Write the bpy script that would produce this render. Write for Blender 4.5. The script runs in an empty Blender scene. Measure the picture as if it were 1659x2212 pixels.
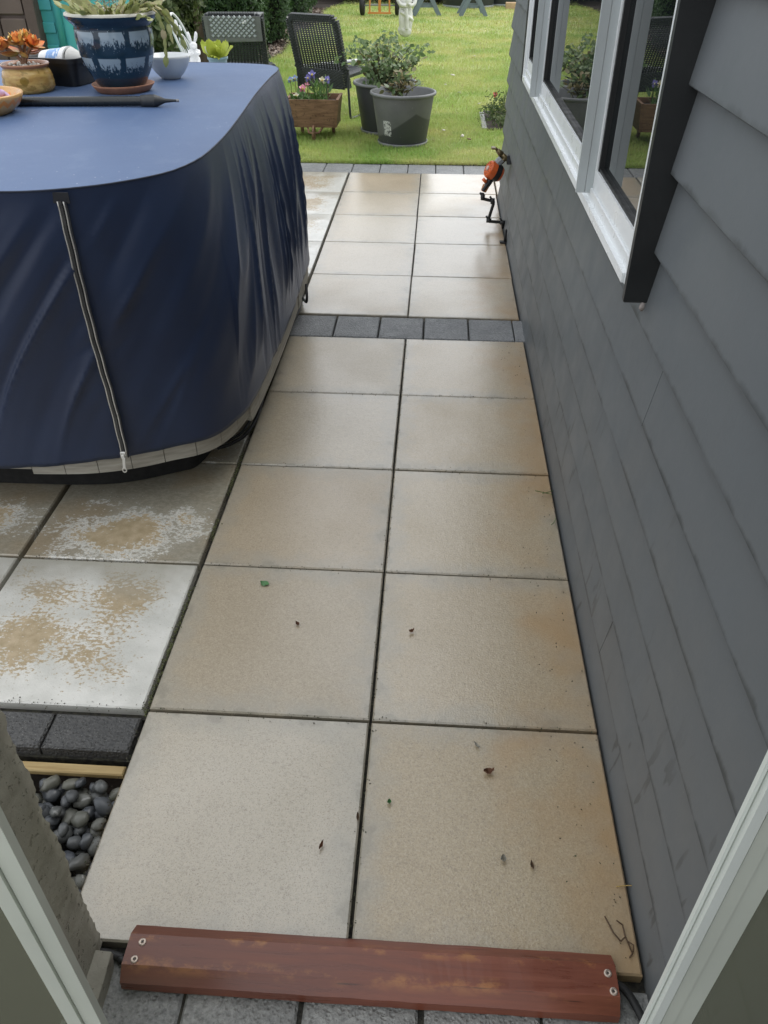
import bpy, bmesh, math, random
import numpy as np
from mathutils import Vector, Matrix, noise
R = math.radians
random.seed(7); rng = np.random.default_rng(7)
scene = bpy.context.scene
C = scene.collection

# ------------------------------------------------------------------ camera
cam_d = bpy.data.cameras.new('camera'); cam = bpy.data.objects.new('camera', cam_d); C.objects.link(cam)
cam_d.sensor_fit = 'HORIZONTAL'; cam_d.sensor_width = 36; cam_d.lens = 36*1708.83/1659
cam_d.clip_start = .02; cam_d.clip_end = 500
cx = Vector((0.99813229, 0.06106288, 0.00180538)); cu = Vector((-0.03799108, 0.59731585, 0.80110577)); cf = Vector((-0.04783944, 0.79967812, -0.59852008))
m = Matrix((cx, cu, -cf)).transposed().to_4x4(); m.translation = (0.1136, -1.3430, 1.6963)
cam.matrix_world = m; m_cam = m.copy()
scene.camera = cam
# ------------------------------------------------------------------ sky, sun, exposure
SUN_EL, SUN_AZ = 52, 48
w = bpy.data.worlds.new('World'); scene.world = w; w.use_nodes = True
nt = w.node_tree; nt.nodes.clear()
sky = nt.nodes.new('ShaderNodeTexSky'); sky.sky_type = 'NISHITA'; sky.sun_disc = False
sky.sun_elevation = R(SUN_EL); sky.sun_rotation = R(SUN_AZ); sky.dust_density = 4; sky.air_density = 1
hs = nt.nodes.new('ShaderNodeHueSaturation'); hs.inputs['Saturation'].default_value = .25
mixn = nt.nodes.new('ShaderNodeMix'); mixn.data_type = 'RGBA'; mixn.inputs[0].default_value = .75
mixn.inputs[7].default_value = (9.3, 9.6, 10.0, 1)       # an even layer of cloud over the sky
bg = nt.nodes.new('ShaderNodeBackground'); bg.inputs['Strength'].default_value = .12
wo = nt.nodes.new('ShaderNodeOutputWorld')
nt.links.new(sky.outputs[0], hs.inputs['Color']); nt.links.new(hs.outputs[0], mixn.inputs[6])
nt.links.new(mixn.outputs[2], bg.inputs[0]); nt.links.new(bg.outputs[0], wo.inputs[0])
sd = bpy.data.lights.new('sun', 'SUN'); sd.energy = .75; sd.angle = R(32); sd.color = (1, .96, .9)
sun = bpy.data.objects.new('sun', sd); C.objects.link(sun)
sv = Vector((math.sin(R(SUN_AZ))*math.cos(R(SUN_EL)), math.cos(R(SUN_AZ))*math.cos(R(SUN_EL)), math.sin(R(SUN_EL))))
sun.rotation_euler = sv.to_track_quat('Z', 'Y').to_euler()
vs = scene.view_settings; vs.view_transform = 'Standard'; vs.look = 'None'; vs.gamma = 1; vs.exposure = 0.55
try: vs.use_curve_mapping = False
except Exception: pass

# ------------------------------------------------------------------ node helper
class M_:
    def __init__(s, name):
        s.m = bpy.data.materials.new(name); s.m.use_nodes = True; s.t = s.m.node_tree; s.t.nodes.clear()
        s.out = s.t.nodes.new('ShaderNodeOutputMaterial'); s.p = s.n('BsdfPrincipled'); s.t.links.new(s.p.outputs[0], s.out.inputs[0])
    def n(s, ty, **kw):
        nd = s.t.nodes.new('ShaderNode'+ty)
        for k, v in kw.items(): setattr(nd, k, v)
        return nd
    def l(s, a, b): s.t.links.new(a, b)
    def put(s, sock, v):
        if isinstance(v, (int, float)): sock.default_value = v
        elif isinstance(v, (tuple, list)): sock.default_value = tuple(v)+((1,) if len(v) == 3 and len(sock.default_value) == 4 else ())
        else: s.l(v, sock)
    def set(s, k, v): s.put(s.p.inputs[k], v); return s
    def coord(s, kind='Object', rand=0):
        tc = s.n('TexCoord') if kind != 'World' else s.n('NewGeometry')
        o = tc.outputs[kind] if kind != 'World' else tc.outputs['Position']
        if rand:
            oi = s.n('ObjectInfo'); mm = s.math('MULTIPLY', oi.outputs['Random'], rand)
            va = s.n('VectorMath', operation='ADD'); s.l(o, va.inputs[0]); s.l(mm, va.inputs[1]); o = va.outputs[0]
        return o
    def scale(s, v, sc):
        vm = s.n('VectorMath', operation='MULTIPLY'); s.l(v, vm.inputs[0]); vm.inputs[1].default_value = sc; return vm.outputs[0]
    def math(s, op, a, b=None, clamp=False):
        nd = s.n('Math', operation=op, use_clamp=clamp); s.put(nd.inputs[0], a)
        if b is not None: s.put(nd.inputs[1], b)
        return nd.outputs[0]
    def noise(s, v, sc, det=4, rough=.55, dist=0):
        nd = s.n('TexNoise'); s.l(v, nd.inputs['Vector']); nd.inputs['Scale'].default_value = sc; nd.inputs['Detail'].default_value = det
        nd.inputs['Roughness'].default_value = rough; nd.inputs['Distortion'].default_value = dist; return nd.outputs['Fac']
    def vor(s, v, sc, feat='F1', out='Distance'):
        nd = s.n('TexVoronoi', feature=feat); s.l(v, nd.inputs['Vector']); nd.inputs['Scale'].default_value = sc; return nd.outputs[out]
    def rng(s, v, a, b, c=0., d=1.):
        nd = s.n('MapRange'); s.put(nd.inputs[0], v)
        for i, x in enumerate((a, b, c, d)): s.put(nd.inputs[i+1], x)
        return nd.outputs[0]
    def mix(s, f, a, b, mode='MIX'):
        nd = s.n('Mix', data_type='RGBA', blend_type=mode); s.put(nd.inputs[0], f); s.put(nd.inputs[6], a); s.put(nd.inputs[7], b); return nd.outputs[2]
    def ramp(s, f, pts):
        nd = s.n('ValToRGB'); el = nd.color_ramp.elements
        while len(el) < len(pts): el.new(.5)
        for e, (p, c) in zip(el, pts): e.position = p; e.color = tuple(c)+(1,)
        s.l(f, nd.inputs[0]); return nd.outputs[0]
    def island(s):
        return s.n('NewGeometry').outputs['Random Per Island']
    def orand(s): return s.n('ObjectInfo').outputs['Random']
    def xyz(s, v):
        nd = s.n('SeparateXYZ'); s.l(v, nd.inputs[0]); return nd.outputs
    def bump(s, h, st=.3, d=.002):
        nd = s.n('Bump'); nd.inputs['Strength'].default_value = st; nd.inputs['Distance'].default_value = d; s.l(h, nd.inputs['Height'])
        s.l(nd.outputs[0], s.p.inputs['Normal']); return nd
def simple(name, c, rough=.5, metal=0, var=.25, sc=12, bump=.15, bsc=150, spec=None, c2=None, kind='Object', sss=0):
    s = M_(name); v = s.coord(kind); n = s.noise(v, sc, 5)
    c2 = c2 or tuple(x*(1-var) for x in c)
    s.set('Base Color', s.mix(s.rng(n, .3, .7), c2, c)); s.set('Roughness', s.rng(s.noise(v, sc*2.3, 3), .3, .7, max(rough-.1, .02), min(rough+.1, 1))); s.set('Metallic', metal)
    if spec is not None: s.set('Specular IOR Level', spec)
    if bump: s.bump(s.noise(v, bsc, 3), bump, .002)
    return s.m

# ------------------------------------------------------------------ mesh helpers
class B:
    def __init__(s): s.v = []; s.f = []; s.sm = []
    def add(s, vs, fs, smooth=False):
        o = len(s.v); s.v += [tuple(x) for x in vs]; s.f += [tuple(i+o for i in f) for f in fs]; s.sm += [smooth]*len(fs); return s
    def box(s, x0, x1, y0, y1, z0, z1, rot=None, at=None, bev=0):
        if bev:
            b = bev; P = []
            for z, i in ((z0, b), (z0+b, 0), (z1-b, 0), (z1, b)):
                P += [(x0+i, y0+i, z), (x1-i, y0+i, z), (x1-i, y1-i, z), (x0+i, y1-i, z)]
            F = [(3, 2, 1, 0), (12, 13, 14, 15)]
            for k in range(3):
                for j in range(4): F.append((4*k+j, 4*k+(j+1) % 4, 4*k+4+(j+1) % 4, 4*k+4+j))
        else:
            P = [(x, y, z) for z in (z0, z1) for x, y in ((x0, y0), (x1, y0), (x1, y1), (x0, y1))]
            F = [(3, 2, 1, 0), (4, 5, 6, 7), (0, 1, 5, 4), (1, 2, 6, 5), (2, 3, 7, 6), (3, 0, 4, 7)]
        if rot is not None: P = [rot @ Vector(p) for p in P]
        if at is not None: P = [Vector(p)+Vector(at) for p in P]
        return s.add(P, F)
    def tube(s, pts, r, n=8, cap=True, closed=False):
        pts = [Vector(p) for p in pts]; N = len(pts); rr = r if isinstance(r, (list, tuple)) else [r]*N
        P = []; up = None
        for i, p in enumerate(pts):
            t = (pts[(i+1) % N] - pts[i-1]) if closed else (pts[min(i+1, N-1)]-pts[max(i-1, 0)])
            t.normalize()
            if up is None: up = t.orthogonal().normalized()
            up = (up - t*up.dot(t)); up = up.normalized() if up.length > 1e-6 else t.orthogonal().normalized()
            b = t.cross(up)
            for k in range(n):
                a = 2*math.pi*k/n; P.append(p+(up*math.cos(a)+b*math.sin(a))*rr[i])
        F = []
        for i in range(N if closed else N-1):
            for k in range(n): F.append((i*n+k, i*n+(k+1) % n, ((i+1) % N)*n+(k+1) % n, ((i+1) % N)*n+k))
        if cap and not closed: F += [tuple(range(n))[::-1], tuple(range((N-1)*n, N*n))]
        return s.add(P, F, True)
    def lathe(s, prof, n=40, c=(0, 0), wob=0, sq=0, ell=(1, 1)):
        P = []; F = []
        for i, (r, z) in enumerate(prof):
            for k in range(n):
                a = 2*math.pi*k/n; q = 1+wob*math.sin(3*a+1.3)+wob*.6*math.sin(5*a)
                P.append((c[0]+r*q*math.cos(a)*ell[0], c[1]+r*q*math.sin(a)*ell[1], z))
        for i in range(len(prof)-1):
            for k in range(n): F.append((i*n+k, i*n+(k+1) % n, (i+1)*n+(k+1) % n, (i+1)*n+k))
        return s.add(P, F, True)
    def ico(s, c, r, sub=2, sc=(1, 1, 1), rot=None, wob=0, seed=0):
        bm = bmesh.new(); bmesh.ops.create_icosphere(bm, subdivisions=sub, radius=1)
        P = []
        for v in bm.verts:
            q = 1+wob*noise.noise(v.co*1.3+Vector((seed*3.1, seed*1.7, 0)))
            p = Vector((v.co.x*sc[0]*r*q, v.co.y*sc[1]*r*q, v.co.z*sc[2]*r*q))
            if rot is not None: p = rot @ p
            P.append(p+Vector(c))
        F = [tuple(v.index for v in f.verts) for f in bm.faces]; bm.free()
        return s.add(P, F, True)
    def mesh(s, name):
        me = bpy.data.meshes.new(name); me.from_pydata([tuple(v) for v in s.v], [], s.f); me.polygons.foreach_set('use_smooth', s.sm); me.update(); return me
def obj(name, b, mat, parent=None, loc=None, rot=None, auto=None):
    me = b.mesh(name) if isinstance(b, B) else b
    if mat is not None and not me.materials: me.materials.append(mat)
    o = bpy.data.objects.new(name, me); C.objects.link(o)
    if parent: o.parent = parent
    if loc is not None: o.location = loc
    if rot is not None: o.rotation_euler = rot
    return o
def tag(o, label=None, cat=None, group=None, kind=None):
    if label: o['label'] = label
    if cat: o['category'] = cat
    if group: o['group'] = group
    if kind: o['kind'] = kind
    return o
def thing(name, label, cat, loc=(0, 0, 0), rz=0, group=None):
    o = bpy.data.objects.new(name, None); C.objects.link(o); o.location = loc; o.rotation_euler = (0, 0, rz); o.empty_display_size = .1
    return tag(o, label, cat, group)
def smooth_angle(o, ang=40):
    me = o.data; bm = bmesh.new(); bm.from_mesh(me)
    for f in bm.faces: f.smooth = True
    for e in bm.edges:
        if len(e.link_faces) == 2 and e.calc_face_angle(0) > R(ang): e.smooth = False
    bm.to_mesh(me); bm.free(); return o
def catmull(pts, n, closed=False):
    pts = [Vector(p) for p in pts]; N = len(pts); out = []
    for i in range(N if closed else N-1):
        g = (lambda k: pts[k % N]) if closed else (lambda k: pts[min(max(k, 0), N-1)])
        a, b, c, d = g(i-1), g(i), g(i+1), g(i+2)
        for j in range(n):
            t = j/n; out.append(.5*((2*b)+(c-a)*t+(2*a-5*b+4*c-d)*t*t+(3*b-a-3*c+d)*t**3))
    if not closed: out.append(pts[-1])
    return out
def np_mesh(name, V, F, nper):
    """V (n,3), F flat index array, nper verts per face"""
    me = bpy.data.meshes.new(name); nf = len(F)//nper
    me.vertices.add(len(V)); me.vertices.foreach_set('co', V.astype(np.float32).ravel())
    me.loops.add(len(F)); me.loops.foreach_set('vertex_index', F.astype(np.int32))
    me.polygons.add(nf); me.polygons.foreach_set('loop_start', np.arange(0, len(F), nper, dtype=np.int32))
    me.polygons.foreach_set('loop_total', np.full(nf, nper, dtype=np.int32)); me.update(calc_edges=True); return me
def leaf_cloud(name, P, N, size, asp=.55):
    """one small pointed leaf (a folded rhombus) for every row of P; N rough facing"""
    n = len(P); size = np.broadcast_to(size, (n,))[:, None]
    N = N+rng.normal(0, .55, (n, 3)); N /= np.linalg.norm(N, axis=1)[:, None]
    T = rng.normal(0, 1, (n, 3)); T -= N*(T*N).sum(1)[:, None]; T /= np.linalg.norm(T, axis=1)[:, None]; S = np.cross(N, T)
    V = np.stack([P-T*size*.5, P+S*size*asp*.5+N*size*.1, P+T*size*.5, P-S*size*asp*.5+N*size*.1], 1).reshape(-1, 3)
    k = np.arange(n)*4; F = np.stack([k, k+1, k+2, k, k+2, k+3], 1).ravel()
    return np_mesh(name, V, F, 3)

# ------------------------------------------------------------------ materials
def slab_mat(name, white=False):
    s = M_(name); v = s.coord('Object', 37.); ov = s.coord('Object'); wv = s.coord('World')
    r = s.orand()
    base = s.mix(s.rng(s.noise(v, 3.2, 5), .3, .72), (.40, .345, .265), (.53, .475, .385))
    base = s.mix(.72, base, s.n('ObjectInfo').outputs['Color'])
    base = s.mix(s.rng(s.noise(v, 170, 3, .75), .42, .72, 0, .5), base, (.64, .57, .45)); base = s.mix(s.rng(s.noise(v, 110, 3, .75), .52, .68, 0, .35), base, (.22, .19, .145))
    base = s.mix(s.rng(s.noise(v, 330, 2, .7), .57, .66, 0, .55), base, (.16, .13, .10))
    # paler, washed rim of each slab
    q = s.xyz(ov); ax = s.math('ABSOLUTE', q[0]); ay = s.math('ABSOLUTE', q[1]); ed = s.math('MAXIMUM', ax, ay)
    ed = s.math('ADD', ed, s.rng(s.noise(v, 14, 4), .3, .7, -.035, .035))
    base = s.mix(s.rng(ed, .215, .30, 0, .6), base, (.36, .355, .32))
    base = s.mix(s.math('MULTIPLY', s.rng(ed, .288, .302), .3), base, (.20, .19, .15))
    if white:
        fine = s.noise(s.scale(v, (1, 1.5, 1)), 62, 5, .75); big = s.noise(v, 4.6, 3, .55)
        tanc = s.mix(s.rng(s.noise(v, 34, 4), .3, .7), (.40, .33, .21), (.55, .46, .33)); whc = s.mix(s.rng(s.noise(v, 9, 5), .35, .65), (.62, .64, .63), (.78, .80, .80))
        if white == 1:
            f = s.math('ADD', s.math('ADD', s.math('MULTIPLY', big, .48), s.math('MULTIPLY', fine, .68)), s.rng(ed, .14, .29, .03, -.13))
            base = s.mix(s.rng(f, .555, .585), whc, tanc)
            base = s.mix(s.math('MULTIPLY', s.rng(s.math('ADD', q[1], s.rng(big, .3, .7, -.1, .1)), .12, .26), .75), base, (.37, .36, .31))
        else:
            dv = s.n('VectorMath', operation='LENGTH')
            sh_ = s.n('VectorMath', operation='ADD'); s.l(s.scale(ov, (1.0, 1.9, 0)), sh_.inputs[0]); sh_.inputs[1].default_value = (.01, .27, 0); s.l(sh_.outputs[0], dv.inputs[0])
            rd_ = s.math('ADD', dv.outputs['Value'], s.math('ADD', s.rng(s.noise(v, 7, 3), .3, .7, -.15, .15), s.rng(fine, .3, .7, -.17, .17)))
            gry = s.mix(s.rng(fine, .4, .6), (.29, .275, .225), (.39, .375, .32)); gry = s.mix(s.rng(s.noise(v, 3, 3), .5, .65, 0, .5), gry, (.34, .25, .14))
            base = s.mix(s.rng(rd_, .21, .285, 1, 0), gry, whc); base = s.mix(s.rng(rd_, .14, .165, 1, 0), base, tanc)
        base = s.mix(s.rng(s.vor(v, 60), .10, .16, .45, 0), base, (.40, .37, .29))
    wx = s.xyz(wv)
    stain = s.math('MULTIPLY', s.rng(s.math('ADD', wx[0], s.rng(s.noise(wv, 4, 5), .3, .7, -.16, .16)), .36, .6), s.rng(s.noise(wv, 2.1, 3), .35, .6, .25, 1))
    base = s.mix(s.math('MULTIPLY', stain, .66), base, (.43, .27, .115))
    sp = s.rng(s.vor(s.coord('World'), 26), .045, .075, 1, 0); sp = s.math('MULTIPLY', sp, s.rng(s.noise(wv, 3.5, 3), .5, .62))
    base = s.mix(s.math('MULTIPLY', sp, .55), base, (.09, .07, .05))
    base = s.mix(1.0, base, (.94, .905, .84), 'MULTIPLY'); s.set('Base Color', base)
    wet = s.noise(s.scale(wv, (1, 1, 1)), 1.7, 5, .6)
    yy = s.rng(wx[1], 2.5, 4.2, 0, -.18); wt = s.math('ADD', s.math('ADD', wet, s.rng(r, 0, 1, -.10, .10)), yy); s.set('Roughness', s.rng(wt, .35, .68, .28, .5))
    s.set('Coat Weight', s.rng(wt, .42, .62, 1, .68)); s.set('Coat Roughness', s.rng(wt, .33, .6, .10, .21)); s.set('Coat IOR', 1.68)
    s.set('Specular IOR Level', .5)
    h = s.math('ADD', s.math('MULTIPLY', s.noise(v, 190, 3, .65), 1.), s.math('ADD', s.math('MULTIPLY', s.noise(v, 45, 3), .7), s.math('MULTIPLY', s.noise(v, 9, 2), 1.6)))
    bn = s.bump(h, .42, .0026)
    cb = s.n('Bump'); cb.inputs['Strength'].default_value = .22; cb.inputs['Distance'].default_value = .0022; s.l(h, cb.inputs['Height']); s.l(cb.outputs[0], s.p.inputs['Coat Normal'])
    return s.m
m_slab = slab_mat('concrete_slab'); m_slabw = slab_mat('efflorescent_slab', 1); m_slabg = slab_mat('grey_slab_with_white_ring', 2)
def paver_mat(name, c, c2):
    s = M_(name); v = s.coord('Object', 11.)
    b = s.mix(s.rng(s.noise(v, 90, 4, .7), .35, .65), c, c2)
    b = s.mix(s.rng(s.noise(v, 5, 3), .4, .7, 0, .4), b, tuple(x*.6 for x in c))
    b = s.mix(s.math('MULTIPLY', s.rng(s.vor(v, 130), .1, .2, 1, 0), .35), b, (.42, .42, .38))
    b = s.mix(s.rng(s.orand(), 0, 1, 0, .3), b, (.2, .21, .22))
    s.set('Base Color', b); s.set('Roughness', s.rng(s.noise(v, 18, 3), .3, .7, .3, .6))
    s.bump(s.math('ADD', s.noise(v, 120, 4, .7), s.rng(s.vor(v, 110), 0, .5)), .8, .004); return s.m
m_cob = paver_mat('charcoal_cobble', (.14, .147, .153), (.28, .287, .29))
m_edge = paver_mat('dark_aggregate_paver', (.022, .021, .02), (.075, .072, .066))
m_cobn = paver_mat('grey_aggregate_paver', (.19, .19, .178), (.38, .38, .355))
s = M_('wet_sand_bed'); v = s.coord('World'); s.set('Base Color', s.mix(s.rng(s.noise(v, 60, 5), .4, .6), (.012, .011, .009), (.045, .042, .028)))
s.set('Roughness', .8); s.bump(s.noise(v, 200, 3), .6, .004); m_sand = s.m
# weatherboard paint
s = M_('grey_paint'); v = s.coord('World'); q = s.xyz(v)
b = s.mix(s.rng(s.noise(v, 2.2, 5), .3, .7), (.122, .136, .146), (.140, .153, .161))
low = s.rng(q[2], 0, 1.1, 1, 0)
st = s.scale(v, (1, 2.2, 18)); st2 = s.scale(v, (1, 9, 55))
streak = s.math('MULTIPLY', s.rng(s.noise(s.scale(v, (1, 30, 9)), 1, 2, .5), .64, .68), s.rng(s.noise(v, 1.9, 3), .44, .56))
b = s.mix(s.math('MULTIPLY', s.math('MULTIPLY', streak, low), .85), b, (.055, .06, .062))
dirt = s.math('MULTIPLY', low, s.rng(s.noise(v, 3, 5, .6), .35, .7, 0, .5)); b = s.mix(dirt, b, (.145, .140, .130))
fl = s.math('MULTIPLY', s.rng(s.vor(v, 48), .03, .065, 1, 0), s.rng(s.noise(v, 6, 3), .5, .62)); b = s.mix(s.math('MULTIPLY', s.math('MULTIPLY', fl, low), .6), b, (.35, .36, .36))
fr_ = s.math('FRACT', s.math('DIVIDE', s.math('ADD', q[2], .03), .1635))      # dark, broken line painted along each board's lower edge to mark the laps
lap_line = s.math('MULTIPLY', s.rng(s.math('ADD', fr_, s.rng(s.noise(s.scale(v, (1, 6, 1)), 2, 5, .7), .3, .7, -.05, .05)), .02, .085, 1, 0), s.rng(s.noise(v, 3.1, 4, .6), .35, .55, .25, .8))
b = s.mix(lap_line, b, (.042, .046, .046))
b = s.mix(s.rng(s.math('ADD', fr_, s.rng(s.noise(v, 4, 4), .3, .7, -.1, .1)), .80, 1.0, 0, .28), b, (.10, .10, .098))
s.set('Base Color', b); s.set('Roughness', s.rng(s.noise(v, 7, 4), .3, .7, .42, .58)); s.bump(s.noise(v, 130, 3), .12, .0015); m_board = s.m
m_trim = simple('charcoal_trim', (.022, .024, .026), .45, var=.3, sc=6)
m_alu = simple('white_aluminium', (.80, .83, .84), .32, var=.06, sc=3, bump=0)
m_alu2 = simple('silver_grey_aluminium', (.47, .51, .52), .38, var=.06, sc=3, bump=0)
m_jamb = simple('pale_green_grey_aluminium', (.60, .63, .54), .42, var=.12, sc=4, bump=.05)
m_jambw = simple('pale_aluminium_edge', (.72, .76, .70), .4, var=.08, sc=4, bump=.05)
m_gasket = simple('black_gasket', (.012, .013, .014), .5)
s = M_('window_glass'); s.set('Base Color', (.010, .013, .014)); s.set('Roughness', .012); s.set('IOR', 2.25); m_glass = s.m
s = M_('door_glass'); g = s.n('BsdfGlossy'); g.inputs['Roughness'].default_value = .03; g.inputs['Color'].default_value = (.8, .85, .8, 1)
tr = s.n('BsdfTransparent'); tr.inputs[0].default_value = (.88, .90, .82, 1); fr = s.n('Fresnel'); fr.inputs[0].default_value = 1.5
df = s.n('BsdfDiffuse'); df.inputs[0].default_value = (.55, .56, .40, 1); m1 = s.n('MixShader'); m1.inputs[0].default_value = .30; s.l(tr.outputs[0], m1.inputs[1]); s.l(df.outputs[0], m1.inputs[2])
ms = s.n('MixShader'); s.l(fr.outputs[0], ms.inputs[0]); s.l(m1.outputs[0], ms.inputs[1]); s.l(g.outputs[0], ms.inputs[2]); s.l(ms.outputs[0], s.out.inputs[0]); m_dglass = s.m
# concrete block
s = M_('weathered_concrete_block'); v = s.coord('World')
b = s.mix(s.rng(s.noise(v, 7, 6, .6), .3, .7), (.25, .235, .19), (.42, .40, .34)); pit = s.rng(s.noise(v, 75, 3, .6), .60, .68)
b = s.mix(s.math('MULTIPLY', pit, .6), b, (.10, .09, .07)); b = s.mix(s.rng(s.noise(v, 3, 3), .45, .7, 0, .35), b, (.28, .28, .19))
s.set('Base Color', b); s.set('Roughness', .85); s.bump(s.math('SUBTRACT', s.noise(v, 30, 5, .7), s.math('MULTIPLY', pit, .8)), .6, .005); m_block = s.m
# navy cover cloth
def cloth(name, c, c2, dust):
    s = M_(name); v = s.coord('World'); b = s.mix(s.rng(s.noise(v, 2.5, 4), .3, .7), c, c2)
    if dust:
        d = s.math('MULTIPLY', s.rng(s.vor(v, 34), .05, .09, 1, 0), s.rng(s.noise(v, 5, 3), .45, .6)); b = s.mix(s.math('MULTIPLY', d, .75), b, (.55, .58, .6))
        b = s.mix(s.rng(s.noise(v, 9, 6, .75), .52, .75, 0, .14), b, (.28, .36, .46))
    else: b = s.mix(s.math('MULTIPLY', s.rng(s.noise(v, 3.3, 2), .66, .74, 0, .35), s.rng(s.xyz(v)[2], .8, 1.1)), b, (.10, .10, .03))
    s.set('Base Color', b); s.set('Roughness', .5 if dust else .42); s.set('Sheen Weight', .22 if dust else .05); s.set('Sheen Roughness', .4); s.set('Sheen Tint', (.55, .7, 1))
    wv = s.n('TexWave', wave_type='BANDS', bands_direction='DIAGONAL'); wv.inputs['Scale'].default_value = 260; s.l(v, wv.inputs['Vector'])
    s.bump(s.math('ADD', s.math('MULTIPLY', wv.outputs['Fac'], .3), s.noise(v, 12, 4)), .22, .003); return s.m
m_cover = cloth('sky_lit_navy_canvas', (.038, .082, .190), (.048, .098, .215), True)  # top of the cover: sky light is put into the cloth colour
m_skirt = cloth('shaded_navy_canvas', (.0085, .0175, .049), (.0125, .027, .072), False)  # same cloth on the sides, colour darkened to carry their shade
m_piping = simple('dark_piping', (.018, .028, .055), .6)
m_tape = simple('black_zip_tape', (.012, .014, .02), .7)
m_zip = simple('nickel_zip', (.68, .67, .63), .35, metal=.6, bump=0)
m_teeth = simple('dark_zip_teeth', (.10, .10, .10), .4, metal=.7)
s = M_('grey_wood_look_panel'); v = s.coord('Object'); b = s.mix(s.rng(s.noise(s.scale(v, (3, 3, 30)), 3, 4), .3, .7), (.24, .225, .19), (.38, .36, .31)); s.set('Base Color', b); s.set('Roughness', .6); m_panel = s.m
m_black = simple('black_plastic', (.018, .019, .02), .4)
m_rubber = simple('black_rubber', (.02, .02, .02), .6)
# stained timber plank
s = M_('red_brown_stained_timber'); v = s.coord('Object'); gr = s.noise(s.scale(v, (1.2, 14, 14)), 3, 6, .65, .6)
b = s.mix(s.rng(gr, .3, .7), (.14, .040, .023), (.25, .080, .044)); q = s.xyz(v)
gx = s.rng(q[0], -.5, .15, 1, 0); b = s.mix(s.math('MULTIPLY', gx, .6), b, (.125, .055, .040))
worn = s.math('MULTIPLY', s.rng(s.noise(s.scale(v, (1, 1.6, 1.6)), 13, 5, .7), .50, .62), s.rng(s.math('ABSOLUTE', s.math('ADD', q[1], .026)), .002, .018, 1, 0))
worn2 = s.math('MULTIPLY', s.rng(s.noise(s.scale(v, (1, 1.6, 1.6)), 17, 5, .7), .52, .62), s.rng(s.math('ABSOLUTE', s.math('ADD', q[1], -.028)), .002, .014, 1, 0))
b = s.mix(s.math('MULTIPLY', s.math('MAXIMUM', worn, worn2), .5), b, (.48, .22, .07))
b = s.mix(s.math('MULTIPLY', s.rng(s.noise(s.scale(v, (2, 60, 20)), 3, 3), .66, .7), .6), b, (.03, .015, .012))
s.set('Base Color', b); s.set('Roughness', s.rng(gr, .3, .7, .24, .42)); s.bump(gr, .35, .003); m_plank = s.m
s = M_('pale_pine'); v = s.coord('Object'); gr = s.noise(s.scale(v, (2, 25, 25)), 3, 5, .6, .4); b = s.mix(s.rng(gr, .3, .7), (.30, .20, .075), (.48, .36, .17)); s.set('Base Color', b); s.set('Roughness', .6); s.bump(gr, .3, .002); m_pine = s.m
m_screw = simple('pinkish_screw_head', (.60, .50, .42), .35, metal=.6)
# pebble
s = M_('river_pebble'); v = s.coord('Object', 9.); b = s.ramp(s.orand(), [(0, (.05, .055, .062)), (.3, (.085, .091, .098)), (.62, (.13, .13, .105)), (.9, (.07, .078, .09)), (.985, (.075, .08, .09)), (1, (.22, .14, .08))])
b = s.mix(s.rng(s.noise(v, 40, 4), .5, .75, 0, .3), b, (.20, .2, .19)); b = s.mix(s.math('MULTIPLY', s.rng(s.noise(s.scale(v, (1, 4, 1)), 22, 2), .68, .7), .35), b, (.5, .5, .48)); s.set('Base Color', b); s.set('Roughness', s.rng(s.orand(), 0, 1, .28, .5)); s.bump(s.noise(v, 300, 2), .15, .001); m_peb = s.m
# grass, foliage
def foliage(name, cols, rough=.55, sss=True, kind='island'):
    s = M_(name); f = s.island() if kind == 'island' else s.orand()
    n = s.noise(s.coord('World'), 3.5, 3); f2 = s.math('ADD', s.math('MULTIPLY', f, .6), s.rng(n, .25, .75, 0, .4))
    k = len(cols); b = s.ramp(f2, [(i/(k-1), c) for i, c in enumerate(cols)]); s.set('Base Color', b); s.set('Roughness', rough)
    if sss:
        tl = s.n('BsdfTranslucent'); s.l(b, tl.inputs[0]); mx = s.n('MixShader'); mx.inputs[0].default_value = .3; s.l(s.p.outputs[0], mx.inputs[1]); s.l(tl.outputs[0], mx.inputs[2]); s.l(mx.outputs[0], s.out.inputs[0])
    return s.m
def grass_mat(name, blades):
    s = M_(name); v = s.coord('World'); a = s.noise(v, .9, 4, .6); bb = s.noise(s.scale(v, (.5, 1.6, 1)), 2.1, 3)
    lush = s.mix(s.rng(a, .35, .65), (.22, .40, .07), (.35, .50, .11)); dry = s.mix(s.rng(bb, .35, .65), (.51, .58, .18), (.63, .60, .26))
    q = s.xyz(v); side = s.rng(q[0], -2.2, 1.2, 0, .3); far = s.rng(q[1], 7, 14, -.12, .12)
    f = s.math('ADD', s.math('ADD', s.rng(s.noise(v, 1.3, 4), .38, .62), side), far); b = s.mix(s.math('MULTIPLY', f, .75, True), lush, dry)
    dk = s.rng(s.noise(s.scale(v, (.8, 2, 1)), 1.5, 3), .62, .72, 0, .5); b = s.mix(dk, b, (.12, .27, .07))
    if blades:
        b = s.mix(s.rng(s.island(), 0, 1, 0, .35), b, (.50, .54, .19)); b = s.mix(s.rng(s.island(), .92, .97), b, (.36, .28, .13))
        tl = s.n('BsdfTranslucent'); s.l(b, tl.inputs[0]); mx = s.n('MixShader'); mx.inputs[0].default_value = .35; s.l(s.p.outputs[0], mx.inputs[1]); s.l(tl.outputs[0], mx.inputs[2]); s.l(mx.outputs[0], s.out.inputs[0])
    else:
        b = s.mix(s.rng(s.noise(v, 60, 4), .4, .6, 0, .45), b, (.06, .075, .02)); s.bump(s.noise(v, 70, 4, .7), .8, .03)
    s.set('Base Color', b); s.set('Roughness', .6); return s.m
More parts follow.
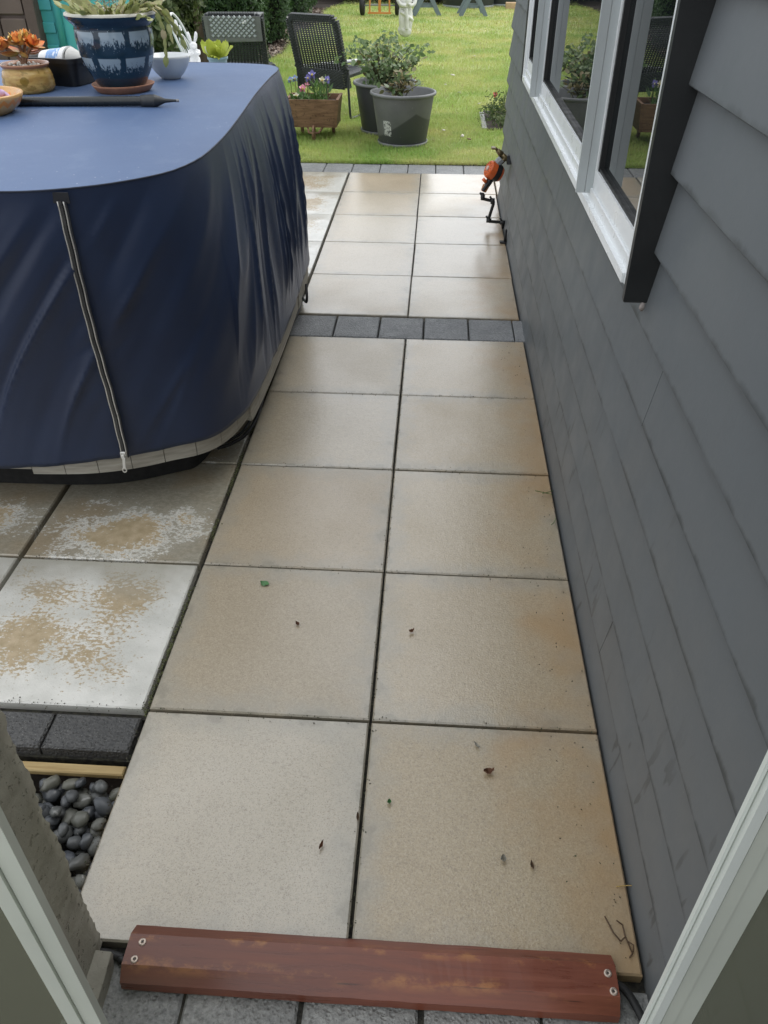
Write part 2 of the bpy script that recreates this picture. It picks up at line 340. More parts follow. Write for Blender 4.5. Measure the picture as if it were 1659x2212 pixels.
m_lawn = grass_mat('lawn_turf', False); m_grass = grass_mat('grass_blade', True)
m_soil = simple('dark_soil', (.035, .024, .016), .9, var=.5, sc=40, bump=.9, bsc=60, kind='World')
m_bark = simple('tree_bark', (.19, .15, .10), .85, var=.4, sc=9, bump=.8, bsc=30)
m_conifer = foliage('conifer_foliage', [(.012, .035, .012), (.03, .075, .02), (.055, .12, .03), (.085, .15, .045)])
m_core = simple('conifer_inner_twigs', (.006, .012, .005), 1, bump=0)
m_shrub = foliage('broad_shrub_foliage', [(.03, .055, .018), (.08, .12, .035), (.17, .2, .08)])
m_rose = foliage('rose_leaf', [(.055, .09, .04), (.09, .15, .06), (.15, .2, .11), (.22, .17, .09)], .35, kind='obj')
m_stem = simple('green_brown_stem', (.09, .08, .035), .7)

# ------------------------------------------------------------------ ground
g = B(); g.add([(-60, -20, -.12), (60, -20, -.12), (60, 120, -.12), (-60, 120, -.12)], [(0, 1, 2, 3)])
tag(obj('ground', g, m_soil), kind='structure')
T = .6
YS = 4*T+.281            # first slab row beyond the cobble band
rows = [(-.6+T*i, T) for i in range(5)] + [(YS+T*i, T) for i in range(5)]
bed = B()
bed.box(-4.2, 1.1, 0-.013, 6.04, -.11, -.030); bed.box(-.606, .62, -.9, -.013, -.11, -.030)
bed.box(-4.2, -.606, -.135, -.013, -.11, -.045)
patio = tag(obj('patio', bed, m_sand), kind='structure')
def rough_slab(w, d, h=.04, bev=.004, seed=0):
    b = B(); b.box(-w/2, w/2, -d/2, d/2, -h, 0, bev=bev); return b.mesh('paving_slab')
gap = .0075
me_full = rough_slab(T-gap, T-gap); me_fullw = me_full.copy(); me_full.materials.append(m_slab); me_fullw.materials.append(m_slabw)
me_right = rough_slab(.598-gap, T-gap); me_right.materials.append(m_slab)
me_fullg = me_full.copy(); me_fullg.materials.clear(); me_fullg.materials.append(m_slabg)
TONE = {(1, 0): (.50, .47, .405), (2, 0): (.42, .34, .215), (1, 1): (0.390, 0.333, 0.246), (2, 1): (0.450, 0.372, 0.251), (1, 2): (0.420, 0.343, 0.242), (2, 2): (0.470, 0.391, 0.264), (1, 3): (0.430, 0.376, 0.282), (2, 3): (0.460, 0.376, 0.246),
        (1, 4): (0.490, 0.434, 0.339), (2, 4): (0.470, 0.386, 0.255), (1, 5): (0.540, 0.482, 0.387), (2, 5): (0.530, 0.473, 0.370), (1, 6): (0.530, 0.463, 0.370), (2, 6): (0.560, 0.511, 0.422), (1, 7): (0.530, 0.468, 0.370), (2, 7): (0.580, 0.540, 0.458), (1, 8): (0.520, 0.444, 0.343), (2, 8): (0.600, 0.565, 0.484), (1, 9): (0.500, 0.405, 0.282), (2, 9): (0.600, 0.560, 0.484), (0, 9): (0.460, 0.396, 0.246)}
for ri, (y0, d) in enumerate(rows):
    for col, x0 in ((2, -.003), (1, -.603), (0, -1.213), (-1, -1.822), (-2, -2.43), (-3, -3.04), (-4, -3.65)):
        if col <= 0 and y0 < -.1: continue
        jx, jy, jz = random.uniform(-.0015, .0015), random.uniform(-.0015, .0015), random.uniform(-.0015, .001)
        me = me_right if col == 2 and y0 < 4.5 else (me_full if col > 0 else (me_fullw if (y0 < .3 or y0 > 3.2) else me_fullg))
        wid = .598 if me is me_right else .6
        o = obj('paving_slab', me, None, patio, (x0+.002+wid/2+jx, y0+.3+jy, jz), (random.uniform(-.001, .001), random.uniform(-.0014, .0014), random.uniform(-.002, .002)))
        o.color = TONE.get((col, ri), (.50, .45, .375))+(1,)
        if col <= 0 and y0 < 1.5: o['label'] = 'slab mottled with white bloom'
# extra half slabs beyond the house end
for y0 in (5.08,): obj('paving_slab', me_full, None, patio, (.9, y0+.3, 0))
def cob(w, d, h=.06): return B().box(-w/2, w/2, -d/2, d/2, -h, 0, bev=.005).mesh('cobble')
mc = cob(.226, .262); mc.materials.append(m_cob)
for i in range(-15, 4):
    x = -.379+.233*i+.1165
    obj('cobble', mc, None, patio, (x, 2.4+.1405, -.003+random.uniform(-.002, .002)), (0, 0, random.uniform(-.006, .006)))
mce = cob(.075, .262); mce.materials.append(m_cob)
obj('cobble', mce, None, patio, (.592, 2.5405, -.004))
mc2 = cob(.232, .30); mc2.materials.append(m_cob)
for i in range(-12, 8): obj('cobble', mc2, None, patio, (-.833+.238*i+.119, 5.681+.155, -.004+random.uniform(-.002, .002)), (0, 0, random.uniform(-.006, .006)))
mc3 = cob(.226, .225); mc3.materials.append(m_cobn)
for i, x in enumerate((-.5575, -.325, -.089, .150, .382, .61)):
    obj('cobble', mc3, None, patio, (x+.1185 if i < 5 else x+.1, -.612-.1185, -.022+random.uniform(-.002, .002)), (0, 0, random.uniform(-.008, .008)))
    if i < 5: obj('cobble', mc3, None, patio, (x+.1185, -.612-.1185-.235, -.022+random.uniform(-.002, .002)))
mc4 = cob(.230, .110, .05); mc4.materials.append(m_edge)
for i in range(6): tag(obj('edging_paver', mc4, None, patio, (-.612-.118-.236*i+.0, -.0735, -.010), (0, 0, random.uniform(-.006, .006))))

# lawn sheet
g = B(); nx, ny = 40, 60
xs = np.linspace(-12, 14, nx); ys = np.concatenate([[6.035], np.linspace(6.3, 26, ny-1)])
P = []; F = []
for j, y in enumerate(ys):
    for i, x in enumerate(xs):
        P.append((x, y, -.006+.018*noise.noise(Vector((x*.8, y*.8, 0)))))
for j in range(ny-1):
    for i in range(nx-1): k = j*nx+i; F.append((k, k+1, k+nx+1, k+nx))
g.add(P, F, True); lawn = tag(obj('lawn', g, m_lawn), kind='structure')
# grass blades
def blades(n, x0, x1, y0, y1, h, wd, ragged=False):
    P = np.stack([rng.uniform(x0, x1, n), rng.uniform(y0, y1, n), np.full(n, -.004)], 1)
    keep = ~((P[:, 0] < -2.55-.12*np.sin(P[:, 1]*1.3)) & (P[:, 1] > 8.5)); keep &= ~((P[:, 0] > .60) & (P[:, 1] > 7.42) & (P[:, 1] < 8.45) & (P[:, 0] < 1.7)); P = P[keep]; n = len(P)
    a = rng.uniform(0, 2*np.pi, n); d = np.stack([np.cos(a), np.sin(a), 0*a], 1); s_ = np.stack([-np.sin(a), np.cos(a), 0*a], 1)
    H = h*rng.uniform(.5, 1.3, n)[:, None]; L = H*rng.uniform(.15, 1.1, n)[:, None]; W = wd*rng.uniform(.6, 1.3, n)[:, None]; z = np.array([[0, 0, 1.]])
    V = np.stack([P-s_*W, P+s_*W, P+d*L*.35+z*H*.6+s_*W*.8, P+d*L*.35+z*H*.6-s_*W*.8, P+d*L+z*H], 1).reshape(-1, 3)
    k = np.arange(n)*5; return V, np.stack([k, k+1, k+2, k, k+2, k+3, k+3, k+2, k+4], 1).ravel()
Vs = []; Fs = []; off = 0
for args in ((52000, -1.9, .95, 6.04, 8.2, .034, .0019), (50000, -2.7, 1.5, 8.2, 11.5, .036, .0028), (46000, -3.6, 3, 11.5, 16, .038, .0042), (44000, -5.5, 5.5, 16, 23.5, .042, .0065), (9000, -5, -1.9, 6.05, 10, .038, .004),
             (5200, -1.9, .95, 5.992, 6.06, .030, .0022)):
    V, Fx = blades(*args); Vs.append(V); Fs.append(Fx+off); off += len(V)
tag(obj('grass', np_mesh('grass', np.concatenate(Vs), np.concatenate(Fs), 3), m_grass), 'short yellow green lawn grass beyond the paving', 'grass', kind='stuff')

# ------------------------------------------------------------------ house on the right
XW = .613
house = thing('house', 'dark grey weatherboard house wall with white framed window', 'house', (XW, 2, 0))
hl = Vector((XW, 2, 0))
def hobj(name, b, mat, parent=house):
    b.v = [tuple(Vector(v)-hl) for v in b.v]; return obj(name, b, mat, parent)
pitch = .1635; z0 = -.03; nb = 16; YE = 5.03
WY0, WY1, WZ0, WZ1 = .408, 3.46, 1.031, 2.13
joints = {1: [.15], 5: [.225, 1.97], 3: [4.37], 8: [-.6]}
for r in range(nb):
    zb = z0+pitch*r+(.0 if r else 0); zt = zb+pitch+.012
    segs = [(-2.2, YE)]; short = None
    if zt > WZ0 and zb < WZ1:
        segs = [(-2.2, WY0+.004), (WY1-.004, YE)]
        if zb < WZ0-.02: short = (WY0+.0042, WY1-.0042); segs.append(short)
    for j in joints.get(r, []):
        segs = [q for a, b_ in segs for q in (((a, j-.0012), (j+.0012, b_)) if a < j < b_ else ((a, b_),))]
    zt0 = zt
    for a, b_ in segs:
        zt = WZ0-.001 if (a, b_) == short else zt0
        n = max(2, int((b_-a)/.12)); P = []; F = []
        for i in range(n+1):
            y = a+(b_-a)*i/n
            wv = .0005*noise.noise(Vector((y*1.7, r*3.3, 0)))
            P += [(XW+.012+wv, y, zb), (XW-.013+wv, y, zb+.0005), (XW-.015+wv, y, zb+.003), (XW+.008, y, zt), (XW+.02, y, zt)]
        for i in range(n):
            for k in range(4): F.append((i*5+k, (i+1)*5+k, (i+1)*5+k+1, i*5+k+1))
        F += [(0, 1, 2, 3, 4), tuple(range(n*5, n*5+5))[::-1]]
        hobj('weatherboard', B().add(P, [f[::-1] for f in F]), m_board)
b = B(); b.box(XW+.012, XW+.1, -2.2, WY0, -.1, 2.55); b.box(XW+.012, XW+.1, WY1, YE-.03, -.1, 2.55); b.box(XW+.012, XW+.1, WY0, WY1, -.1, WZ0-.003); b.box(XW+.012, XW+.1, WY0, WY1, WZ1, 2.55)
b.box(XW+.1, 6, YE-.12, YE-.03, -.1, 2.55); hobj('wall_core', b, m_trim)
for r in range(nb):      # boards of the end wall round the corner
    zb = z0+pitch*r
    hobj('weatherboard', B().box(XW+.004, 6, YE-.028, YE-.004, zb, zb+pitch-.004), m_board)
rf = B(); rf.add([(XW-.12, -2.4, 2.55), (XW-.12, YE+.15, 2.55), (3.4, YE+.15, 3.7), (3.4, -2.4, 3.7), (XW-.12, -2.4, 2.49), (XW-.12, YE+.15, 2.49), (3.4, YE+.15, 3.64), (3.4, -2.4, 3.64)],
                 [(0, 3, 2, 1), (4, 5, 6, 7), (0, 1, 5, 4), (1, 2, 6, 5), (2, 3, 7, 6), (3, 0, 4, 7)]); hobj('roof', rf, m_trim)
# window
XF = .556                # outermost face of window frame
win = hobj('window', B().box(XF, XW+.03, WY0+.025, WY0+.052, WZ0, WZ1).box(XF, XW+.03, WY1-.10, WY1-.045, WZ0, WZ1).box(XF+.001, XW+.03, WY0+.052, WY1-.10, WZ1-.07, WZ1-.001), m_alu)
def wobj(name, b, mat): return hobj(name, b, mat, win)
sl = B(); sl.box(XF-.006, XW+.03, WY0+.053, WY1-.102, WZ0, WZ0+.022); wobj('window_sill', sl, m_alu)
sl = B(); sl.box(XF+.006, XW+.03, WY0+.053, WY1-.102, WZ0+.022, WZ0+.052); wobj('sill_track', sl, m_alu)
FIN = [1.078, 2.63]
panes = [(WY0+.053, FIN[0]-.0), (FIN[0]+.0, FIN[1]), (FIN[1], WY1-.102)]
XG = XF+.030
for k, (a, c) in enumerate(panes):
    z0_, z1_ = WZ0+.053, WZ1-.072; L_, R_ = (.006 if k == 0 else .03), (.028 if k < 2 else .04)
    fr = B(); fr.box(XF+.012, XW+.02, a+.002, a+.002+L_, z0_, z1_); fr.box(XF+.012, XW+.02, c-R_, c-.002, z0_, z1_)
    fr.box(XF+.012, XW+.02, a+.002+L_, c-R_, z0_, z0_+.05); fr.box(XF+.012, XW+.02, a+.002+L_, c-R_, z1_-.05, z1_)
    wobj('sash_frame', fr, m_alu)
    ya, yb, za, zb_ = a+.002+L_, c-R_, z0_+.05, z1_-.05
    gk = B(); t = .009; xa, xb = XF+.016, XW+.015
    gk.box(xa, xb, yb-t*1.6, yb-.0005, za, zb_); gk.box(xa+.006, xb, ya+.0005, ya+t, za, zb_); gk.box(xa+.002, xb, ya+t, yb-t*1.6, za+.0005, za+t); gk.box(xa+.002, xb, ya+t, yb-t*1.6, zb_-t, zb_-.0005)
    wobj('gasket', gk, m_gasket)
    wobj('glass_pane', B().box(XG, XG+.006, ya+t, yb-t*1.6, za+t, zb_-t), m_glass)
for fy in FIN:
    fb = B(); fb.box(XF-.034, XF-.010, fy-.008, fy+.004, WZ0+.038, WZ1); fb.box(XF-.009, XF+.02, fy-.010, fy+.004, WZ0+.038, WZ1); wobj('mullion_fin', fb, m_alu2)
# charcoal facings either side of the window, scribed to the boards
tb = B(); tb.box(XF-.004, XW+.02, WY0+.005, WY0+.0245, WZ0-.03, WZ1+.05, bev=.004); hobj('window_facing', tb, m_trim)
tb = B(); tb.box(XF-.004, XW+.02, WY1-.042, WY1-.002, WZ0-.015, WZ1+.05, bev=.004); hobj('window_facing', tb, m_trim)
# pale sealant blob under the facing
# ------------------------------------------------------------------ door opening the camera looks out of
YD = -.9
dj = thing('door_frame', 'pale green grey aluminium door frame framing the bottom corners', 'door frame', (0, YD, 0))
def dobj(n, b, mt, p=dj): b.v = [tuple(Vector(v)-Vector((0, YD, 0))) for v in b.v]; return obj(n, b, mt, p)
b = B(); b.box(-.355, -.334, YD-.012, YD, -.02, 2.1); b.box(-.3328, -.318, YD-.008, YD, -.02, 2.1); b.box(-.3168, -.305, YD-.012, YD, -.02, 2.1, bev=.002); dobj('jamb', b, m_jamb)
b = B(); b.box(.4365, .452, YD-.012, YD, -.02, 2.1); b.box(.4532, .475, YD-.010, YD, -.02, 2.1); dobj('jamb', b, m_jamb)
b = B(); b.box(.419, .4225, YD-.006, YD, -.02, 2.1); b.box(.424, .4345, YD-.014, YD, -.02, 2.1, bev=.002); dobj('jamb_edge', b, m_jambw)
b = B(); b.ico((.460, YD-.011, 1.0), .006, 2, (1, .5, 1)); dobj('screw_cap', b, m_jambw)
dobj('glass_pane', B().box(-1.0, -.356, YD-.008, YD-.002, -.02, 2.1), m_dglass)
dobj('glass_pane', B().box(.4765, .600, YD-.008, YD-.002, -.02, 2.1), m_dglass)
dobj('door_head', B().box(-1.0, .597, YD, YD+.05, 2.102, 2.18), m_jamb)
dobj('threshold', B().box(-1.0, .597, YD-.06, YD+.052, -.06, -.022), m_jamb)
# concrete block pier beside the door
pier = thing('concrete_pier', 'rough grey brown concrete block pier left of the doorway', 'pier', (-.75, -.72, 0))
def ragged_box(x0, x1, y0, y1, z0, z1, n=40, amp=.005, seed=0):
    b = B(); prof = []
    P = []; nz = n*3; ring = 40
    for k in range(nz+1):
        z = z0+(z1-z0)*k/nz
        per = []
        m = 10
        for i in range(m): per.append((x0+(x1-x0)*i/m, y0))
        for i in range(m): per.append((x1, y0+(y1-y0)*i/m))
        for i in range(m): per.append((x1-(x1-x0)*i/m, y1))
        for i in range(m): per.append((x0, y1-(y1-y0)*i/m))
        for i, (x, y) in enumerate(per):
            a = amp*(.7*noise.noise(Vector((x*9+seed, y*9, z*9)))+.45*noise.noise(Vector((x*70, y*70+seed, z*70))))
            cxx, cyy = (x0+x1)/2, (y0+y1)/2; cor = 1.8 if i % m == 0 else 1
            P.append((x+(a-.3*amp*(cor-1))*cor*(1 if x > cxx else -1), y+(a-.3*amp*(cor-1))*cor*(1 if y > cyy else -1), z))
    F = []
    for k in range(nz):
        for i in range(ring): F.append((k*ring+i, k*ring+(i+1) % ring, (k+1)*ring+(i+1) % ring, (k+1)*ring+i))
    F.append(tuple(range(nz*ring, (nz+1)*ring))); b.add(P, F, True); return b
pl = Vector((-.75, -.72, 0))
zz = [0.0, 2.14]
for i in range(1):
    b = ragged_box(-.98, -.512, -.845, -.598, zz[i]+.0, zz[i+1]-.0, 90, .0042, i*.0); b.v = [tuple(Vector(v)-pl) for v in b.v]; obj('block_column', b, m_block, pier)
b = ragged_box(-.98, -.478, -.86, -.628, -.10, .028, 6, .004); b.v = [tuple(Vector(v)-pl) for v in b.v]; obj('footing', b, m_block, pier)

# ------------------------------------------------------------------ plank ramp
pk = thing('timber_plank', 'red brown timber plank lying on the ground across the doorway', 'plank', (.041, -.622, .0))
b = B(); prof = [(-.0575, -.018), (-.055, .006), (-.030, .030), (.030, .030), (.0565, .010), (.0565, .0015)]
n = 60; P = []
for i in range(n+1):
    x = -.491+.982*i/n
    for k, (y, z) in enumerate(prof):
        jit = .0008*noise.noise(Vector((x*20, y*30, z*30)))
        xx = x
        if i == 0 and k in (0,): xx += .0
        P.append((xx+(.004*(k-2.5) if i == 0 else 0)*0, y+jit, z+jit))
F = []
for i in range(n):
    for k in range(5): F.append((i*6+k, i*6+k+1, (i+1)*6+k+1, (i+1)*6+k))
    F.append((i*6+5, i*6, (i+1)*6, (i+1)*6+5))
F += [tuple(range(6)), tuple(range(n*6, n*6+6))[::-1]]
b.add(P, [f[::-1] for f in F]); o = obj('board', b, m_plank, pk)
for sx, sy in ((-.462, .014), (-.468, -.020), (.474, .012), (.480, -.021)):
    b = B(); b.lathe([(.0001, .0004), (.0022, .0004), (.0024, .0016), (.0072, .0022), (.0078, .0006), (.0078, -.002)][::-1], 20); sc = obj('screw', b, m_screw, pk, (sx, sy, .030))
    b = B().box(-.0012, .0012, -.0012, .0012, .0019, .0024); b.box(-.0025, .0025, -.0005, .0005, .00215, .00245); obj('drive_recess', b, m_black, sc)
b = B(); b.tube(catmull([(-.56, -.628, -.008), (-.515, -.616, -.010), (-.47, -.622, -.012), (-.42, -.632, -.010), (0, -.64, -.012), (.42, -.625, -.008), (.50, -.612, .000), (.545, -.622, .002), (.572, -.66, -.006), (.588, -.72, -.012), (.592, -.88, -.012)], 8), .0085, 10)
tag(obj('cable', b, m_rubber), 'black cable running under the red brown plank at the doorway', 'cable')

# ------------------------------------------------------------------ pebble bed
pb = B(); pb.box(-1.25, -.612, -.62, -.2, -.13, -.105); pebb = tag(obj('pebble_bed', pb, m_sand), kind='structure')
b = B().box(-1.3, -.618, -.180, -.152, -.056, -.038, bev=.003); tag(obj('timber_edging', b, m_pine), 'pale pine edging board behind the river pebbles', 'edging board')
b = B().box(-.6115, -.5975, -.60, -.205, -.10, -.034, bev=.002); tag(obj('slab_edging', b, m_pine), 'thin pine strip under the slab edge beside the pebbles', 'edging board')
pm = []
for k in range(9):
    b = B(); a_, b_, c_ = random.uniform(.8, 1.15), random.uniform(.62, .85), random.uniform(.42, .66); b.ico((0, 0, 0), .0245, 2, (a_, b_, c_), wob=.35, seed=k+1); me = b.mesh('pebble'); me.materials.append(m_peb); pm.append(me)
pts = []
for lay, zc, mind in ((0, -.085, .033), (1, -.062, .036), (2, -.046, .045)):
    cnt = 0
    for tr_ in range(2600):
        x, y = random.uniform(-1.0, -.626), random.uniform(-.585, -.200)
        if all((x-p[0])**2+(y-p[1])**2 > (mind*random.uniform(.85, 1.15))**2 for p in pts if p[3] == lay): pts.append((x, y, zc+random.uniform(-.006, .006), lay))
for x, y, z, lay in sorted(pts, key=lambda p: -p[3])[:296]:
    sc = random.uniform(.62, 1.2); o = obj('pebble', random.choice(pm), None, pebb, (x, y, z), (random.uniform(-.5, .5), random.uniform(-.5, .5), random.uniform(0, 6.3))); o.scale = (sc, sc, sc)

# ------------------------------------------------------------------ hot tub and its cover
top_c = [(-2.75, .83), (-2.2, .79), (-1.6, .79), (-1.3, .79), (-1.042, .797), (-.925, .822), (-.82, .872), (-.745, .928), (-.686, .989), (-.639, 1.065), (-.607, 1.19), (-.598, 1.33), (-.600, 1.55), (-.618, 1.874), (-.648, 2.32), (-.664, 2.75), (-.664, 2.95), (-.68, 3.06), (-.73, 3.14), (-.82, 3.18), (-1.015, 3.205), (-1.7, 3.21), (-2.5, 3.2), (-2.82, 3.12), (-2.9, 2.8), (-2.92, 1.9), (-2.9, 1.1), (-2.85, .92)]
hem_c = [(-2.75, .87), (-2.2, .84), (-1.7, .835), (-1.342, .835), (-1.1, .845), (-.97, .868), (-.86, .908), (-.77, .955), (-.70, .995), (-.64, 1.05), (-.598, 1.13), (-.570, 1.24), (-.552, 1.42), (-.541, 1.85), (-.543, 2.3), (-.550, 2.65), (-.556, 2.85), (-.58, 2.98), (-.65, 3.09), (-.78, 3.15), (-1.0, 3.18), (-1.7, 3.19), (-2.5, 3.18), (-2.84, 3.1), (-2.93, 2.8), (-2.95, 1.9), (-2.93, 1.1), (-2.87, .95)]
SUB = 40
tp = catmull([(a, c, 0) for a, c in top_c], SUB, True); hp = catmull([(a+(.010 if a > -.75 else 0), c, 0) for a, c in hem_c], SUB, True); NP = len(tp)
# resample by arc length of the hem
def resample(A, Bq, n):
    L = [0]
    for i in range(len(Bq)): L.append(L[-1]+(Bq[(i+1) % len(Bq)]-Bq[i]).length)
    oa, ob = [], []; j = 0
    for k in range(n):
        t = L[-1]*k/n
        while L[j+1] < t: j += 1
        f = (t-L[j])/(L[j+1]-L[j]+1e-9); oa.append(A[j].lerp(A[(j+1) % len(A)], f)); ob.append(Bq[j].lerp(Bq[(j+1) % len(A)], f))
    return oa, ob, L[-1]
NP = 1300; tp, hp, PER = resample(tp, hp, NP)
ZT = 1.115; ZH = .222
spa = thing('hot_tub', 'square hot tub with grey wood look cabinet under a navy cover', 'hot tub', (-1.75, 2.0, 0))
so = Vector((-1.75, 2.0, 0))
def sobj(n, b, mt, p=spa): b.v = [tuple(Vector(v)-so) for v in b.v]; return obj(n, b, mt, p)
# cabinet panels follow the hem outline
cuts = []; 
def inset(p, i, d, arr):
    t = (arr[(i+1) % NP]-arr[i-1]).normalized(); nrm = Vector((t.y, -t.x, 0)); return p-nrm*d
sidx = {'a': min(range(NP), key=lambda i: (hp[i]-Vector((-1.35, .835, 0))).length), 'b': min(range(NP), key=lambda i: (hp[i]-Vector((-.552, 1.42, 0))).length), 'c': min(range(NP), key=lambda i: (hp[i]-Vector((-.545, 2.42, 0))).length), 'd': min(range(NP), key=lambda i: (hp[i]-Vector((-.556, 2.86, 0))).length)}
ia, ib, ic_, id_ = sidx['a'], sidx['b'], sidx['c'], sidx['d']
ed = [ia+int((ib-ia)*k/10) for k in range(11)]+[ic_, ic_+14, id_]+[id_+int((NP+ia-id_)*k/12) for k in range(1, 13)]
for k in range(len(ed)-1):
    i0, i1 = ed[k], ed[k+1]; P = []; F = []; n = i1-i0; prot = .006 if k == 11 else 0
    st = max(1, n//30); ids = list(range(i0, i1, st))+[i1]
    for q, i in enumerate(ids):
        e = .0012*(1 if q == 0 else -1 if q == len(ids)-1 else 0)
        t = (hp[(i+1) % NP]-hp[(i-1) % NP]).normalized(); nrm = Vector((t.y, -t.x, 0)); p = hp[i % NP]+t*e
        zq = .178 if k < 1 or k > 14 else (.135 if k > 8 else .158); ins = .010 if k > 8 else .018
        for d, z in ((ins-prot, .26), (ins-prot, zq), (.05, zq), (.05, .26)): P.append((p.x-nrm.x*d, p.y-nrm.y*d, z))
    for q in range(len(ids)-1):
        for j in range(4): F.append((q*4+j, q*4+(j+1) % 4, (q+1)*4+(j+1) % 4, (q+1)*4+j))
    F += [(3, 2, 1, 0), tuple(range((len(ids)-1)*4, len(ids)*4))]
    sobj('cabinet_panel', B().add(P, F), m_panel)
P = []; ids = range(0, NP, 10)
CE = Vector((-1.75, 2.0, 0))
for z, k in ((.005, .175), (.157, .15), (.30, .052)):
    for i in ids: p = inset(hp[i], i, k, hp); P.append((p.x, p.y, z))
for i in ids: p = CE.lerp(hp[i], .84); P.append((p.x, p.y, 1.02))
n = len(list(ids)); F = []
for k in range(3):
    for i in range(n): F.append((k*n+i, k*n+(i+1) % n, (k+1)*n+(i+1) % n, (k+1)*n+i))
F += [tuple(range(n))[::-1], tuple(range(3*n, 4*n))]; sobj('base_tray', B().add(P, F), simple('matte_black_base', (.010, .010, .010), .85))
# --- cover
cov = thing('hot_tub_cover', 'navy blue fabric cover draped over the hot tub with long front zip', 'cover', (-1.75, 2.0, 0))
s_zip = min(range(NP), key=lambda i: abs(hp[i].x+.905)+abs(hp[i].y-.89))
def fold(i, t):
    """outward displacement of skirt at perimeter index i, t = 0 top .. 1 hem"""
    s_ = PER*i/NP; sz = PER*s_zip/NP; a = s_-sz
    pp = hp[i % NP]
    front = min(1, max(0, (1.45-pp.y)/.7)); k = .12+.86*front
    u = s_+k*(t-.3*t*t)
    env = min(1, t*2.6)**1.1*(1-.35*max(0, t-.8)/.2)
    n1 = noise.noise(Vector((u*3.4, t*.7, 3))); n2 = noise.noise(Vector((u*8.5+n1*.5, t*.9, 9)))
    rd = 1-abs(noise.noise(Vector((u*8.5, t*.8, 21)))*2); rd = max(0, rd)**4
    ph_ = u*2*math.pi/.155+3.2*noise.noise(Vector((u*2.6, t*.9, 55))); am = .5+.9*noise.noise(Vector((u*2.1, t*1.1, 77)))
    d = .030*n1+.014*n2+.022*(rd-.25)+.0175*max(0, am)*(.35+.65*front)*(math.sin(ph_)+.35*math.sin(2*ph_+1))
    if pp.y > 1.2 and pp.x > -.7:                        # gathered cords of the right side
        w_ = 1-abs(noise.noise(Vector((s_*5.2+t*.8, t*.5, 40)))*2.2); d += .022*max(0, w_)**2*t
        d += .005*noise.noise(Vector((s_*34, t*7, 2)))*max(0, t-.72)/.28*2
    zd = math.exp(-(a/.10)**2)
    d *= (1-.8*math.exp(-(a/.05)**2))
    d += .0045*math.sin(t*62+a*55)*zd*(1-math.exp(-(a/.022)**2))*noise.noise(Vector((t*5, a*4, 7)))*2.2
    hm_ = min(1, max(0, (t-.62)/.33)); hm_ = hm_*hm_*(3-2*hm_); d = d*env*(1-.72*hm_)
    return max(min(d, .05-.047*hm_), -.012+.006*hm_)
NT = 56; P = []
for j in range(NT+1):
    t = j/NT; z = ZT-(ZT-ZH)*t
    for i in range(NP):
        e = t**.75; p = tp[i].lerp(hp[i], e); tt = (hp[(i+1) % NP]-hp[i-1]).normalized(); nrm = Vector((tt.y, -tt.x, 0))
        bul = .020*math.sin(min(1, t*3.2)*math.pi/2)*(1-t)
        d = fold(i, t)+bul; zz_ = z
        if t > .93: zz_ += .006*noise.noise(Vector((PER*i/NP*9, 0, 5)))
        if hp[i].y < 1.2: zz_ -= .03*min(1, max(0, (-.98-hp[i].x)/.28))*t
        P.append((p.x+nrm.x*d, p.y+nrm.y*d, zz_-.012*math.exp(-t*20)*0))
base = len(P)
F = []
for j in range(NT):
    for i in range(NP): F.append((j*NP+i, (j+1)*NP+i, (j+1)*NP+(i+1) % NP, j*NP+(i+1) % NP))
# hem returns inward
for i in range(NP):
    tt = (hp[(i+1) % NP]-hp[i-1]).normalized(); nrm = Vector((tt.y, -tt.x, 0)); q = P[NT*NP+i]; P.append((q[0]-nrm.x*.008, q[1]-nrm.y*.008, q[2]+.012))
for i in range(NP): F.append((NT*NP+i, base+i, base+(i+1) % NP, NT*NP+(i+1) % NP))
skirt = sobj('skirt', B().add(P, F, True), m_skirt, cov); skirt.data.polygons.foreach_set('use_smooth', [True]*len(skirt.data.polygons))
SK = P
# top sheet with a shallow dome
cen = Vector((-1.76, 2.0, 0)); P = []; RN = 26; ids = list(range(0, NP, 4)); n = len(ids)
for k in range(RN+1):
    f = 1-k/RN
    for i in ids:
        p = cen.lerp(tp[i], f); dome = .016*(1-f**4)+.003*noise.noise(Vector((p.x*3, p.y*3, 1)))*(1-f**6)
        P.append((p.x, p.y, ZT+.0005+dome))
F = []
for k in range(RN):
    for i in range(n): F.append((k*n+i, k*n+(i+1) % n, (k+1)*n+(i+1) % n, (k+1)*n+i))
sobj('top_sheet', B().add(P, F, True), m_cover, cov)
pip = B(); pip.tube([(tp[i].x+(0), tp[i].y, ZT-.001) for i in range(0, NP, 6)], .0028, 6, closed=True); sobj('piping', pip, m_piping, cov)
